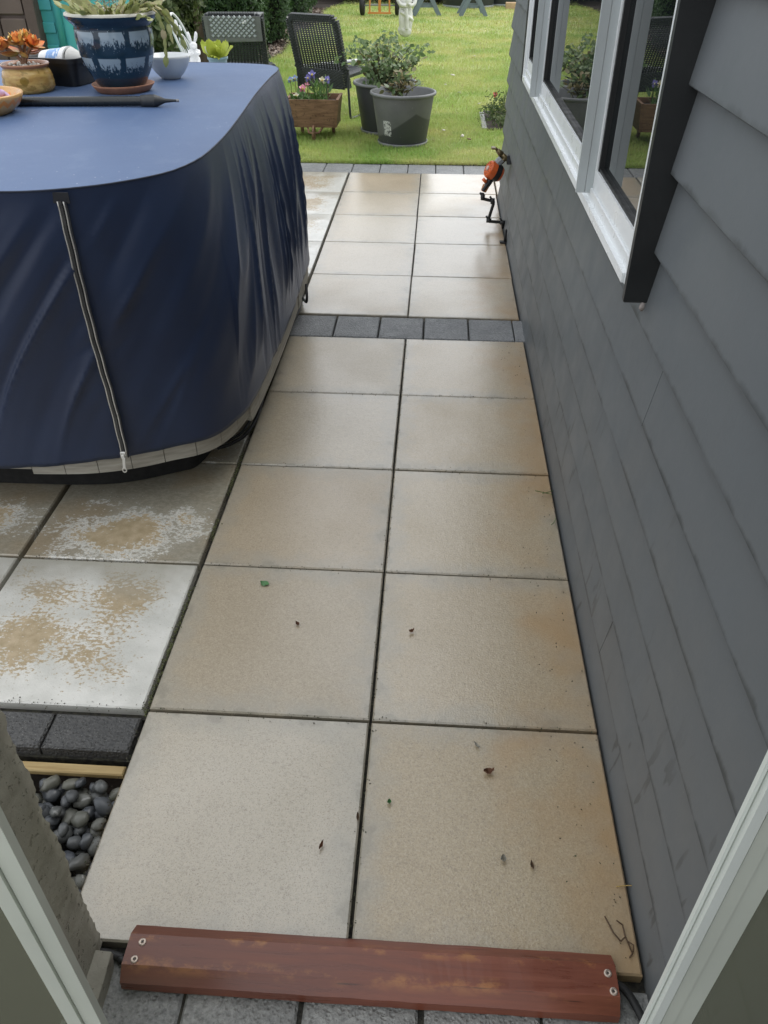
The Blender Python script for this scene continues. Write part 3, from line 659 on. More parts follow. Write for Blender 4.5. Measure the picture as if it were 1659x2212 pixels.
# zip down the front
def skp(i, t):
    j = t*NT; j0 = int(min(j, NT-1)); f = j-j0; a = Vector(SK[j0*NP+i]); c = Vector(SK[(j0+1)*NP+i]); return a.lerp(c, f)
_r = [min((skp(s_zip+k, t) for k in (-3, -2, -1, 0, 1, 2, 3)), key=lambda q: q.y) for t in np.linspace(.035, .985, 70)]
zl = []
for k in range(70):
    ys_ = [_r[min(69, max(0, k+j))].y for j in range(-9, 10)]; t = k/69
    zl.append(Vector((-.901+.002*math.sin(k*.13+1)+.0008*math.sin(k*.7), sum(ys_)/19-.0095, _r[k].z)))
def ribbon(line, w_, th, mt, nm, parent, t0=0, t1=1, off=0):
    b = B(); P = []; L = line[int(t0*len(line)):max(int(t1*len(line)), 2)]
    dx = Vector((.93, -.36*0-.30, 0)).normalized()
    for p in L:
        c = p+dx*off; P += [c-dx*w_/2+Vector((0, -th, 0)), c+dx*w_/2+Vector((0, -th, 0)), c+dx*w_/2+Vector((0, th, 0)), c-dx*w_/2+Vector((0, th, 0))]
    F = []
    for k in range(len(L)-1):
        for j in range(4): F.append((k*4+j, k*4+(j+1) % 4, (k+1)*4+(j+1) % 4, (k+1)*4+j))
    F += [(0, 1, 2, 3), tuple(range(len(L)*4-4, len(L)*4))[::-1]]
    return sobj(nm, b.add(P, F), mt, parent)
zp = ribbon(zl, .034, .0022, m_tape, 'zip', cov)
def zsub(n, b, mt): o = sobj(n, b, mt, zp); return o
b = B()
for off in (-.0085, .0085):
    b.tube([p+Vector((off, -.0048, 0)) for p in zl], .0026, 5)
zsub('zip_edge_cord', b, m_zip)
b = B(); zf = catmull(zl, 3)
for k, p in enumerate(zf):
    sgn = 1 if k % 2 else -1; b.box(-.0052, .0022, -.0018, .0018, -.0016, .0016, at=(p.x+sgn*.0012+(.0015 if sgn < 0 else -.0), p.y-.0055, p.z))
o = zsub('zip_teeth', b, m_teeth); o['kind'] = 'stuff'
e = zl[-1]+Vector((0, -.008, 0))
b = B(); b.box(-.009, .009, -.004, .004, -.013, .013, at=e+Vector((0, -.002, .012)), bev=.003); b.box(-.005, .005, -.004, .004, -.004, .012, at=e+Vector((0, -.008, .004)), bev=.002); zsub('slider', b, m_zip)
b = B(); rt = Matrix.Rotation(R(8), 3, 'Y'); ring = [(-.008, -.052), (-.0045, -.060), (.0045, -.060), (.008, -.052), (.0055, -.004), (-.0055, -.004)]
b.box(-.0048, .0048, -.0016, .0016, -.040, .004, rot=rt, at=e+Vector((.003, -.012, .004)), bev=.001)
b.tube([rt @ Vector((.0065*math.cos(a), -.0, -.0475+.0085*math.sin(a)))+e+Vector((.003, -.012, .004)) for a in np.linspace(0, 2*math.pi, 16, endpoint=False)], .0022, 6, closed=True); zsub('pull_tab', b, m_zip)
b = B().box(-.026, .026, -.0012, .0012, -.017, .012, at=zl[0]+Vector((0, -.004, .012)), bev=.0008); zsub('reinforcement_patch', b, m_tape)
# cable beside the tub
def G(u, v, z=.001):
    d = cx*((u-829.5)/1708.83)+cu*(-(v-1106)/1708.83)+cf; o = m_cam.translation; t = (z-o.z)/d.z; return o+d*t
cab = [Vector((-.537, 2.66, .17)), Vector((-.535, 2.62, .09))]+[G(u, v, .009) for u, v in ((647, 632), (650.5, 645), (647, 665), (638, 686), (624, 712), (612, 734), (598, 776), (582, 815), (570, 850), (556, 899), (533, 936), (500, 958), (470, 968))]
b = B(); b.tube(catmull(cab, 8), .0072, 8)
tag(obj('cable', b, m_rubber), 'long black cable lying along the foot of the hot tub', 'cable')
cab = [G(u, v, .007) for u, v in ((618, 715), (604, 745), (590, 782), (573, 822), (560, 858), (545, 900), (520, 936), (485, 955))]
b = B(); b.tube(catmull(cab, 8), .0055, 8)
tag(obj('cable', b, m_black), 'thin black cable tucked between hot tub and thicker cable', 'cable')

# ------------------------------------------------------------------ things standing on the cover
ZC = ZT+.014
# glazed pot
s = M_('dark_blue_glaze'); v = s.coord('Object'); q = s.xyz(v); th = s.math('ARCTAN2', q[1], q[0])
nz_ = s.rng(s.noise(s.scale(v, (1, 1, .4)), 130, 4, .75), .3, .7, -.030, .022); wb = s.rng(s.noise(v, 22, 3), .3, .7, -.05, .05); lim = s.math('MULTIPLY', s.rng(q[2], .05, .07), s.rng(q[2], .245, .235)); msk = 0
for zt_, zb2, ph in ((.222, .172, .15), (.132, .088, .42)):
    a1 = s.math('MULTIPLY', s.rng(q[2], zt_+.002, zt_-.001), s.rng(s.math('ADD', q[2], nz_), zb2, zb2+.010)); fr2 = s.math('FRACT', s.math('ADD', s.math('ADD', s.math('MULTIPLY', th, 8/6.2832), ph+8), wb)); a1 = s.math('MULTIPLY', a1, s.math('MULTIPLY', s.rng(fr2, .10, .13), s.rng(fr2, .90, .87))); msk = a1 if msk == 0 else s.math('MAXIMUM', msk, a1)
fleck = s.math('MULTIPLY', s.rng(s.noise(s.scale(v, (3, 3, 1)), 38, 2), .70, .72), lim)
b = s.mix(s.rng(s.noise(v, 6, 4), .3, .7), (.010, .026, .045), (.016, .045, .075)); b = s.mix(s.math('MULTIPLY', s.math('MAXIMUM', msk, fleck), .75), b, (.36, .45, .52)); b = s.mix(s.rng(s.math('ADD', q[2], s.rng(s.noise(v, 30, 3), .3, .7, -.008, .008)), .012, .03, .8, 0), b, (.30, .20, .13))
s.set('Base Color', b); s.set('Roughness', .14); m_glaze = s.m
m_terra = simple('terracotta_saucer', (.42, .20, .12), .7, var=.4, sc=20)
m_rimw = simple('cream_glaze_lip', (.50, .49, .42), .3, var=.2)
pot = thing('plant_pot', 'large dark blue glazed pot with pale brush patches on terracotta saucer', 'plant pot', (-1.188, 2.262, ZC))
b = B(); b.lathe([(.075, .012), (.082, .014), (.098, .03), (.128, .085), (.146, .14), (.152, .19), (.150, .225), (.147, .235), (.160, .248), (.174, .262), (.178, .272)], 56); obj('pot_body', b, m_glaze, pot)
b = B(); b.lathe([(.178, .272), (.176, .279), (.168, .282), (.156, .277), (.148, .262), (.146, .235)], 56); obj('lip', b, m_rimw, pot)
b = B(); b.lathe([(.0001, .236), (.147, .24)], 40, wob=.0); obj('soil', b, m_soil, pot)
sau = thing('saucer', 'chipped terracotta saucer under the large blue pot', 'saucer', (-1.188, 2.262, ZC-.006))
b = B(); b.lathe([(.0001, .001), (.085, .0), (.108, .012), (.122, .03), (.126, .036), (.121, .037), (.104, .022), (.0001, .014)], 48, wob=.02); obj('dish', b, m_terra, sau)
pot['group'] = 'pots standing on the tub cover'
# holiday cactus style trailing plant
m_cact = foliage('flat_succulent_segment', [(.20, .24, .08), (.34, .38, .14), (.50, .50, .25), (.46, .34, .24)], .45, kind='obj')
m_dry = simple('dry_straw_stem', (.42, .33, .22), .8)
tc = thing('trailing_succulent', 'pale green trailing succulent with dry tips spilling over the blue pot', 'succulent', (-1.188, 2.262, ZC+.24))
def leaf_mesh(L, W, cup=.2, n=5, name='leaf', th=.0):
    b = B(); P = []; F = []
    for i in range(n+1):
        t = i/n; w_ = W*math.sin(math.pi*min(max(t, .04), .985)**.8)**.8+.0005
        z = cup*L*(t*t); P += [(-w_/2, t*L, z+cup*w_*.5), (0, t*L, z), (w_/2, t*L, z+cup*w_*.5)]
    for i in range(n):
        for k in range(2): F.append((i*3+k, i*3+k+1, (i+1)*3+k+1, (i+1)*3+k))
    b.add(P, F, True)
    if th:
        m0 = len(P); Pu = [(p[0]*.8, p[1], p[2]-th*math.sin(math.pi*min(1, max(0, p[1]/L)))) for p in P]; b.add(Pu, [f[::-1] for f in F], True)
    return b.mesh(name)
cm = leaf_mesh(.042, .023, .1, 4, 'segment', .004); cm.materials.append(m_cact)
def orient(d, roll=0):
    d = Vector(d).normalized(); q = Vector((0, 1, 0)).rotation_difference(d); return (q @ Matrix.Rotation(roll, 3, 'Y').to_quaternion()).to_euler()
cnt = 0
stems = []
for k in range(46):
    a = random.uniform(0, 6.283); r0 = random.uniform(.03, .12)
    p = Vector((r0*math.cos(a), r0*math.sin(a), .0)); up = random.uniform(.5, 1.5); d = Vector((math.cos(a)*.8, math.sin(a)*.8, up)).normalized(); stems.append((p, d, random.randint(3, 6), random.uniform(.06, .16)))
for k in range(6): stems.append((Vector((.13, -.03+.012*k, .055)), Vector((.8, -.25, .3)).normalized(), 9-k, .33))
for p, d, n, g_ in stems:
    line = [p.copy()]
    for j in range(n):
        if cnt < 290: obj('segment', cm, None, tc, p, orient(d, random.uniform(-.9, .9))); cnt += 1
        p = p+d*.030; d = (d+Vector((random.uniform(-.25, .25), random.uniform(-.25, .25), -g_*1.3))).normalized(); line.append(p.copy())
    b = B()
b = B()
for k in range(70):
    a = random.uniform(0, 6.283); r = random.uniform(.02, .15); p = Vector((r*math.cos(a), r*math.sin(a), random.uniform(.02, .10)))
    q_ = p+Vector((random.uniform(-.04, .04), random.uniform(-.04, .04), random.uniform(-.01, .05))); b.tube([p, (p+q_)/2+Vector((0, 0, .008)), q_], .0014, 4)
o = obj('dry_stems', b, m_dry, tc); o['kind'] = 'stuff'
# honey glazed round pot with a red edged succulent
s = M_('honey_glaze'); v = s.coord('Object'); q = s.xyz(v); b = s.mix(s.rng(s.noise(s.scale(v, (1, 1, 3)), 22, 4), .35, .65), (.40, .22, .065), (.58, .40, .13))
swc = s.n('VectorMath', operation='DISTANCE'); s.l(s.coord('Object'), swc.inputs[0]); swc.inputs[1].default_value = (.022, -.078, .048)
sw = s.math('SINE', s.math('MULTIPLY', swc.outputs['Value'], 380)); swm = s.math('MULTIPLY', s.rng(sw, .0, .5), s.rng(swc.outputs['Value'], .034, .028)); b = s.mix(s.math('MULTIPLY', swm, .8), b, (.20, .13, .02))
b = s.mix(s.rng(s.noise(v, 26, 3, .5, 1.2), .60, .64, 0, .6), b, (.22, .15, .03)); b = s.mix(s.rng(q[2], .088, .095), b, (.30, .14, .075)); s.set('Base Color', b); s.set('Roughness', .2); m_honey = s.m
hp_ = thing('plant_pot', 'small honey brown glazed pot with swirl decoration on the navy cover', 'plant pot', (-1.562, 2.215, ZC), 0, 'pots standing on the tub cover')
b = B(); b.lathe([(.078, .0), (.092, .006), (.102, .022), (.100, .034), (.102, .040), (.098, .054), (.099, .060), (.093, .078), (.086, .088), (.092, .094), (.0955, .101), (.093, .106), (.086, .104), (.080, .094)], 48); obj('pot_body', b, m_honey, hp_)
obj('soil', B().lathe([(.0001, .091), (.083, .092)], 24), m_soil, hp_)
m_wst = simple('white_gravel', (.72, .68, .62), .6)
wm_ = B().ico((0, 0, 0), .008, 1, (1, .8, .6), wob=.4, seed=3).mesh('white_stone'); wm_.materials.append(m_wst)
for k in range(26):
    a = random.uniform(0, 6.28); r = random.uniform(.015, .075); o = obj('white_stone', wm_, None, hp_, (r*math.cos(a), r*math.sin(a), .098), (random.random()*3, random.random()*3, 0)); f = random.uniform(.7, 1.5); o.scale = (f, f, f)
s = M_('orange_edged_fleshy_leaf'); v = s.coord('Object'); q = s.xyz(v); r = s.orand(); tip = s.rng(s.math('ADD', s.math('MULTIPLY', q[1], 16), s.math('MULTIPLY', r, .9)), .55, 1.6)
b = s.mix(tip, (.62, .58, .16), (.85, .22, .05)); b = s.mix(s.rng(s.math('ABSOLUTE', q[0]), .007, .012, 0, .6), b, (.6, .10, .05)); s.set('Base Color', b); s.set('Roughness', .35); s.set('Subsurface Weight', .1); s.set('Subsurface Radius', (.01, .005, .002)); m_suc = s.m
su = thing('rosette_succulent', 'orange and yellow rosette succulent growing in the honey brown pot', 'succulent', (-1.562, 2.215, ZC+.095))
lm = leaf_mesh(.056, .040, .30, 6, 'leaf', .007); lm.materials.append(m_suc)
heads = [((.0, -.01, .075), .0, 1.1), ((-.055, -.01, .062), -.55, 1.), ((.045, .005, .068), .5, 1.05), ((.012, .03, .085), .1, .9)]
b = B()
for (hx, hy, hz), tl_, sc in heads:
    b.tube(catmull([(0, 0, -.004), (hx*.35, hy*.3, hz*.5), (hx, hy, hz)], 5), [.008]*11 if False else .0068, 8)
    ax = Vector((math.sin(tl_), -.1, math.cos(tl_))).normalized(); qq = Vector((0, 0, 1)).rotation_difference(ax)
    for ring, (cn, el) in enumerate(((7, .15), (6, .75), (4, 1.25))):
        for k in range(cn):
            a = 6.283*k/cn+ring*.5+random.uniform(-.15, .15); d = qq @ Vector((math.cos(a)*math.cos(el), math.sin(a)*math.cos(el), math.sin(el)))
            t = Vector((0, 1, 0)).rotation_difference(d)
            # keep cup side towards head axis
            up = t @ Vector((0, 0, 1)); tgt = (ax-d*ax.dot(d)); roll = 0
            if tgt.length > 1e-3:
                tgt.normalize(); roll = math.atan2(d.dot(up.cross(tgt)), up.dot(tgt))
            rt = Matrix.Rotation(roll, 3, d).to_quaternion() @ t
            o = obj('leaf', lm, None, su, Vector((hx, hy, hz))+d*.004, rt.to_euler()); f = sc*random.uniform(.72, 1.0)*(1-.12*ring); o.scale = (f, f, f)
for a, el in ((2.9, .05), (.5, -.1), (5.2, -.15), (3.6, -.2)):
    d = Vector((math.cos(a)*math.cos(el), math.sin(a)*math.cos(el), math.sin(el))); o = obj('leaf', lm, None, su, Vector((0, 0, .045))+d*.01, orient(d)); o.scale = (1.25, 1.35, 1.2)
obj('stem', b, simple('brown_fleshy_stem', (.28, .15, .09), .6), su)
# black tub with a white and blue roll
bt = thing('plastic_tub', 'black rectangular plastic tub holding white and blue items behind honey pot', 'tub', (-1.50, 2.43, ZC), R(-14))
def rbox_prof(hx, hy, r, n=6):
    out = []
    for cx_, cy_, a0 in ((hx-r, hy-r, 0), (-hx+r, hy-r, 90), (-hx+r, -hy+r, 180), (hx-r, -hy+r, 270)):
        for k in range(n+1): a = R(a0+90*k/n); out.append((cx_+r*math.cos(a), cy_+r*math.sin(a)))
    return out
def loft(b, layers, cap0=True, cap1=True):
    n = len(layers[0]); P = [p for l in layers for p in l]; F = []
    for k in range(len(layers)-1):
        for i in range(n): F.append((k*n+i, k*n+(i+1) % n, (k+1)*n+(i+1) % n, (k+1)*n+i))
    if cap0: F.append(tuple(range(n))[::-1])
    if cap1: F.append(tuple(range((len(layers)-1)*n, len(layers)*n)))
    return b.add(P, F, False)
def ring3(hx, hy, r, z): return [(x, y, z) for x, y in rbox_prof(hx, hy, r)]
b = B(); loft(b, [ring3(.112, .085, .03, .0), ring3(.118, .09, .032, .006), ring3(.130, .10, .035, .088), ring3(.137, .107, .038, .089), ring3(.139, .109, .038, .108), ring3(.134, .104, .036, .109), ring3(.126, .096, .03, .1), ring3(.115, .087, .03, .012)]); smooth_angle(obj('tub_body', b, m_black, bt), 35)
m_white = simple('white_plastic', (.78, .79, .80), .35, var=.05, bump=0)
s = M_('blue_printed_label'); v = s.coord('Object'); b = s.mix(s.rng(s.noise(s.scale(v, (3, 1, 1)), 40, 3), .55, .6), (.20, .36, .66), (.7, .76, .85)); s.set('Base Color', b); s.set('Roughness', .4); m_blue = s.m
rl = thing('plastic_container', 'white oval container with blue label lying in the black tub', 'container', (-1.485, 2.42, ZC+.085), R(-8))
P = []; xs_ = [(-.085, .70), (-.082, .8), (-.05, .85), (-.0495, .86), (.005, .95), (.0055, 1), (.028, 1.04), (.03, 1.06)]
b = B(); loft(b, [[(x, .065*f*math.cos(a), .052*f*math.sin(a)) for a in np.linspace(0, 2*math.pi, 28, endpoint=False)] for x, f in ((-.095, .55), (-.09, .74), (-.052, .86))]); smooth_angle(obj('neck', b, m_white, rl))
b = B(); loft(b, [[(x, .065*f*math.cos(a), .052*f*math.sin(a)) for a in np.linspace(0, 2*math.pi, 28, endpoint=False)] for x, f in ((-.0515, .87), (.010, 1.0))]); smooth_angle(obj('label_band', b, m_blue, rl))
b = B(); loft(b, [[(x, .065*f*math.cos(a), .052*f*math.sin(a)) for a in np.linspace(0, 2*math.pi, 28, endpoint=False)] for x, f in ((.0105, 1.04), (.035, 1.12), (.036, 1.0), (.012, .9))]); smooth_angle(obj('cap_rim', b, m_white, rl))
lp = thing('paper_cone', 'folded white paper cup resting in the black tub', 'paper cup', (-1.44, 2.405, ZC+.100), R(-8))
b = B(); loft(b, [[(.0, .055*math.cos(a), .040*math.sin(a)) for a in np.linspace(0, 2*math.pi, 24, endpoint=False)], [(.09, .02*math.cos(a), -.012+.012*math.sin(a)) for a in np.linspace(0, 2*math.pi, 24, endpoint=False)]]); smooth_angle(obj('cup', b, simple('off_white_paper', (.62, .62, .60), .7, var=.08), lp))
# white bowl
bw = thing('bowl', 'empty white porcelain bowl standing behind the blue pot', 'bowl', (-1.083, 2.600, ZC))
b = B(); b.lathe([(.0001, .004), (.036, .003), (.040, .0), (.043, .004), (.062, .022), (.082, .05), (.093, .082), (.0955, .092), (.0925, .092), (.079, .052), (.058, .026), (.0001, .012)], 56); obj('bowl_body', b, simple('white_porcelain', (.66, .69, .70), .16, var=.03, bump=0), bw)
# pole
po = thing('pole', 'black plastic pole with tapered nozzle lying on the navy cover', 'pole', (-.99, 1.94, ZC+.018))
pdir = Vector((-1, -.11, 0)).normalized()
b = B(); b.tube([pdir*-.0, pdir*.75], .0165, 28); smooth_angle(obj('tube', b, simple('satin_black_tube', (.022, .026, .027), .3, bump=0), po))
e_ = -pdir
b = B(); b.tube([e_*-.02, e_*-.0, e_*.028, e_*.030, e_*.034, e_*.05, e_*.068, e_*.10, e_*.118], [.0205, .0215, .022, .0225, .021, .0155, .008, .0048, .0045], 24); obj('nozzle', b, simple('worn_black_cap', (.03, .033, .035), .4), po)
b = B(); b.tube([e_*.112, e_*.121], .0052, 12); obj('nozzle_tip', b, simple('scuffed_tip', (.35, .35, .34), .6, var=.6, sc=300), po)
# orange dish with bird
s = M_('orange_glazed_dish'); v = s.coord('Object'); q = s.xyz(v); b = s.mix(s.rng(s.noise(v, 14, 4), .3, .7), (.50, .27, .085), (.62, .37, .15)); th = s.math('ARCTAN2', q[1], q[0])
zig = s.math('ABSOLUTE', s.math('SUBTRACT', s.math('FRACT', s.math('MULTIPLY', th, 3.6)), .5)); zz2 = s.rng(s.math('ABSOLUTE', s.math('SUBTRACT', q[2], s.math('ADD', .036, s.math('MULTIPLY', zig, .028)))), .006, .009, 1, 0)
b = s.mix(s.math('MULTIPLY', zz2, .8), b, (.72, .22, .02)); b = s.mix(s.rng(s.noise(v, 60, 3), .66, .7, 0, .5), b, (.18, .07, .02)); s.set('Base Color', b); s.set('Roughness', .25); m_dish = s.m
dc = Vector((-1.535, 1.745, ZC))
di = thing('dish', 'shallow orange glazed dish with zigzag rim at the left edge', 'dish', dc)
b = B(); b.lathe([(.0001, .002), (.085, .0), (.098, .006), (.130, .030), (.146, .056), (.149, .066), (.145, .071), (.138, .068), (.122, .044), (.085, .020), (.0001, .016)], 56); obj('dish_body', b, m_dish, di)
m_lil = simple('lilac_glaze', (.50, .34, .52), .3, var=.15, sc=40)
bd = thing('bird_ornament', 'small lilac ceramic bird perched in the orange dish', 'ornament', dc+Vector((.075, .015, .052)))
b = B(); b.ico((0, 0, .014), .017, 2, (1.0, .75, .85)); b.ico((-.010, .0, .034), .0105, 2); b.tube([(.01, 0, .012), (.03, 0, -.002), (.045, 0, -.010)], [.011, .008, .002], 8); obj('bird_body', b, m_lil, bd)
obj('beak', B().tube([(-.018, 0, .036), (-.026, 0, .034)], [.003, .0006], 6), simple('ochre_beak', (.5, .3, .08), .5), bd)
obj('wing', B().ico((.006, -.012, .016), .011, 2, (1.3, .35, .8)), m_lil, bd)
hm = thing('ceramic_mushroom', 'lilac capped ceramic house with yellow base in the orange dish', 'ornament', dc+Vector((-.030, -.004, .022)))
b = B(); b.lathe([(.033, .0), (.036, .01), (.031, .045), (.029, .06)], 24); obj('base', b, simple('pale_yellow_glaze', (.66, .58, .26), .4), hm)
b = B(); b.lathe([(.044, .050), (.047, .056), (.042, .075), (.028, .098), (.012, .112), (.0001, .116)], 32, wob=.04); obj('cap', b, m_lil, hm)
b = B(); b.tube([(.035+.014*math.cos(a), .0, .028+.016*math.sin(a)) for a in np.linspace(-1.6, 1.6, 12)], .0035, 8); obj('handle', b, simple('pale_green_glaze', (.35, .45, .36), .35), hm)

# ------------------------------------------------------------------ garden set behind the tub
m_wiron = simple('white_painted_iron', (.74, .75, .76), .4, var=.06, bump=0)
tbl = thing('garden_table', 'small round white iron table hidden behind the hot tub', 'table', (-1.80, 5.72, .0))
b = B(); b.lathe([(.0001, .728), (.37, .728), (.375, .732), (.375, .738), (.37, .742), (.0001, .742)], 40); obj('table_top', b, m_wiron, tbl)
for k in range(3): a = 2.1*k+.4; obj('leg', B().tube(catmull([(.05*math.cos(a), .05*math.sin(a), .73), (.10*math.cos(a), .10*math.sin(a), .4), (.27*math.cos(a), .27*math.sin(a), .012)], 6), .011, 8), m_wiron, tbl)
rb = thing('rabbit_statue', 'white upright rabbit ornament with long ears beside the white bowl', 'ornament', (-1.855, 5.86, .742), R(15))
m_wst2 = simple('white_painted_plaster', (.78, .79, .80), .5, var=.08, sc=60)
b = B(); b.ico((0, 0, .045), .05, 2, (.9, .8, 1.0)); b.ico((0, -.006, .10), .040, 2, (.95, .85, 1.2)); b.ico((0, -.012, .152), .033, 2, (.95, 1.05, .95)); b.ico((.0, -.038, .143), .015, 2, (1.1, 1, .8))
for sx in (-1, 1):
    b.tube(catmull([(sx*.036, -.01, .118), (sx*.036, -.045, .10), (sx*.008, -.058, .11)], 4), [.013]*4+[.012]*4+[.011], 8); b.ico((sx*.03, -.03, .02), .024, 2, (.8, 1.4, .8))
bm_o = obj('rabbit_body', b, m_wst2, rb); rmd = bm_o.modifiers.new('r', 'REMESH'); rmd.mode = 'VOXEL'; rmd.voxel_size = .0045; rmd.use_smooth_shade = True
for sx in (-1, 1): b = B(); b.tube(catmull([(sx*.012, -.006, .175), (sx*.024, .0, .205), (sx*.030, .002, .232), (sx*.028, .004, .248)], 4), [.007, .009, .011, .012, .013, .0135, .013, .0125, .012, .010, .008, .006, .003], 8); obj('ear', b, m_wst2, rb)
lp = thing('plant_pot', 'pale blue plastic pot behind the tub cover edge', 'plant pot', (-1.580, 5.50, .742), 0, 'pots behind the tub')
b = B(); b.lathe([(.052, .0), (.064, .07), (.071, .105), (.078, .106), (.079, .120), (.075, .121), (.070, .108), (.062, .07), (.05, .01), (.0001, .008)], 36); obj('pot_body', b, simple('pale_blue_plastic', (.20, .34, .42), .4, var=.1), lp)
obj('soil', B().lathe([(.0001, .10), (.068, .10)], 20), m_soil, lp)
m_let = foliage('lettuce_leaf', [(.34, .42, .05), (.45, .52, .09), (.52, .56, .14)], .45, kind='obj')
lt = thing('lettuce', 'yellow green lettuce growing in the pale blue pot', 'plant', (-1.580, 5.50, .842))
for k in range(13):
    b = B(); n = 6; P = []; L = random.uniform(.10, .155); W = L*.62
    for i in range(n+1):
        t = i/n; wv = W*(math.sin(math.pi*min(t*.85+.08, 1))**.8)
        for j in range(5):
            u_ = (j-2)/2; P.append((u_*wv/2, t*L, .25*L*t*t+.012*abs(u_)*t+(.010*math.sin(i*2.3+k+u_*3) if abs(u_) == 1 else 0)))
    F = [(i*5+j, i*5+j+1, (i+1)*5+j+1, (i+1)*5+j) for i in range(n) for j in range(4)]; b.add(P, F, True)
    a = 2.4*k; el = .35+.9*(k/13); obj('leaf', b, m_let, lt, (.012*math.cos(a), .012*math.sin(a), .01), orient((math.cos(a)*math.cos(el), math.sin(a)*math.cos(el), math.sin(el))))
b = B().box(-.011, .011, -.0008, .0008, 0, .075); obj('plant_label', b, m_wst2, lt, (-.06, -.03, .02), (.1, -.2, .4))
# white iron chair, seen edge-on
ic = thing('garden_chair', 'white ornate iron garden chair with arched back by the hedge', 'chair', (-2.48, 8.2, 0), 0)
def rk(y, z): return (-.03-.42*max(0, z-.45)*.9-.0, y, z)
arch = [rk(-.20, .45), rk(-.205, .6)]+[rk(.205*math.cos(a)*-1, .68+.24*math.sin(a)) for a in np.linspace(.15, math.pi-.15, 12)]+[rk(.205, .6), rk(.20, .45)]
obj('back_frame', B().tube(catmull(arch, 3), .014, 8), m_wiron, ic)
arch2 = [rk(-.13, .45), rk(-.13, .56)]+[rk(-.13*math.cos(a), .60+.13*math.sin(a)) for a in np.linspace(.2, math.pi-.2, 8)]+[rk(.13, .56), rk(.13, .45)]
obj('inner_arch', B().tube(catmull(arch2, 3), .011, 8), m_wiron, ic)
for y in (-.065, 0, .065): obj('spindle', B().tube([rk(y, .45), rk(y, .60+math.sqrt(.13**2-y*y))], .006, 6), m_wiron, ic)
for cy_, cz_, rr in ((-.09, .77, .03), (-.04, .82, .032), (.03, .83, .035), (.09, .78, .03), (0, .77, .025)):
    obj('scroll', B().tube([rk(cy_+rr*(1-.045*k)*math.cos(k*.55), cz_+rr*(1-.045*k)*math.sin(k*.55)) for k in range(20)], .007, 6), m_wiron, ic)
b = B(); b.lathe([(.0001, .445), (.20, .445), (.215, .45), (.20, .458), (.0001, .458)], 28, c=(.17, 0)); obj('seat', b, m_wiron, ic)
for x, y in ((-.02, -.18), (-.02, .18), (.33, -.16), (.33, .16)): obj('leg', B().tube([(x, y, .45), (x*1.1, y*1.1, .22), (x*1.25, y*1.25, .0)], .011, 8), m_wiron, ic)

# ------------------------------------------------------------------ woven chairs
s = M_('charcoal_synthetic_rattan'); v = s.coord('Object'); b = s.mix(s.rng(s.noise(v, 60, 3), .3, .7), (.020, .023, .026), (.055, .062, .066)); s.set('Base Color', b); s.set('Roughness', .38); m_rat = s.m
m_legm = simple('dark_grey_steel', (.045, .05, .055), .4)
def back_pt(x, z): # chair back surface, raked
    t = (z-.30)/.64; return Vector((x*(1.0-.02*t), -.21*t-.0, z))
def woven_band(b, line, w_, th, side, step=.013):
    """rows of overlapping woven strands wrapped round a frame line"""
    pts = []
    L = 0
    for i in range(len(line)-1):
        seg = (line[i+1]-line[i]).length; n = max(1, int(seg/step))
        for k in range(n): pts.append((line[i].lerp(line[i+1], k/n), (line[i+1]-line[i]).normalized()))
    for k, (p, t) in enumerate(pts):
        cr = t.cross(side).normalized(); dd = side.normalized()
        for j in range(3):
            off = (j-1)*w_/3*1.02; ph = .3 if (k+j) % 2 else -.3
            c = p+cr*off+t*step*ph*.9
            rt = Matrix((cr, t, dd)).transposed()
            b.box(-w_/6.4, w_/6.4, -step*.62, step*.62, -th/2+(.003 if (k+j) % 2 else 0), th/2+(.003 if (k+j) % 2 else 0), rot=rt, at=c, bev=.0022)
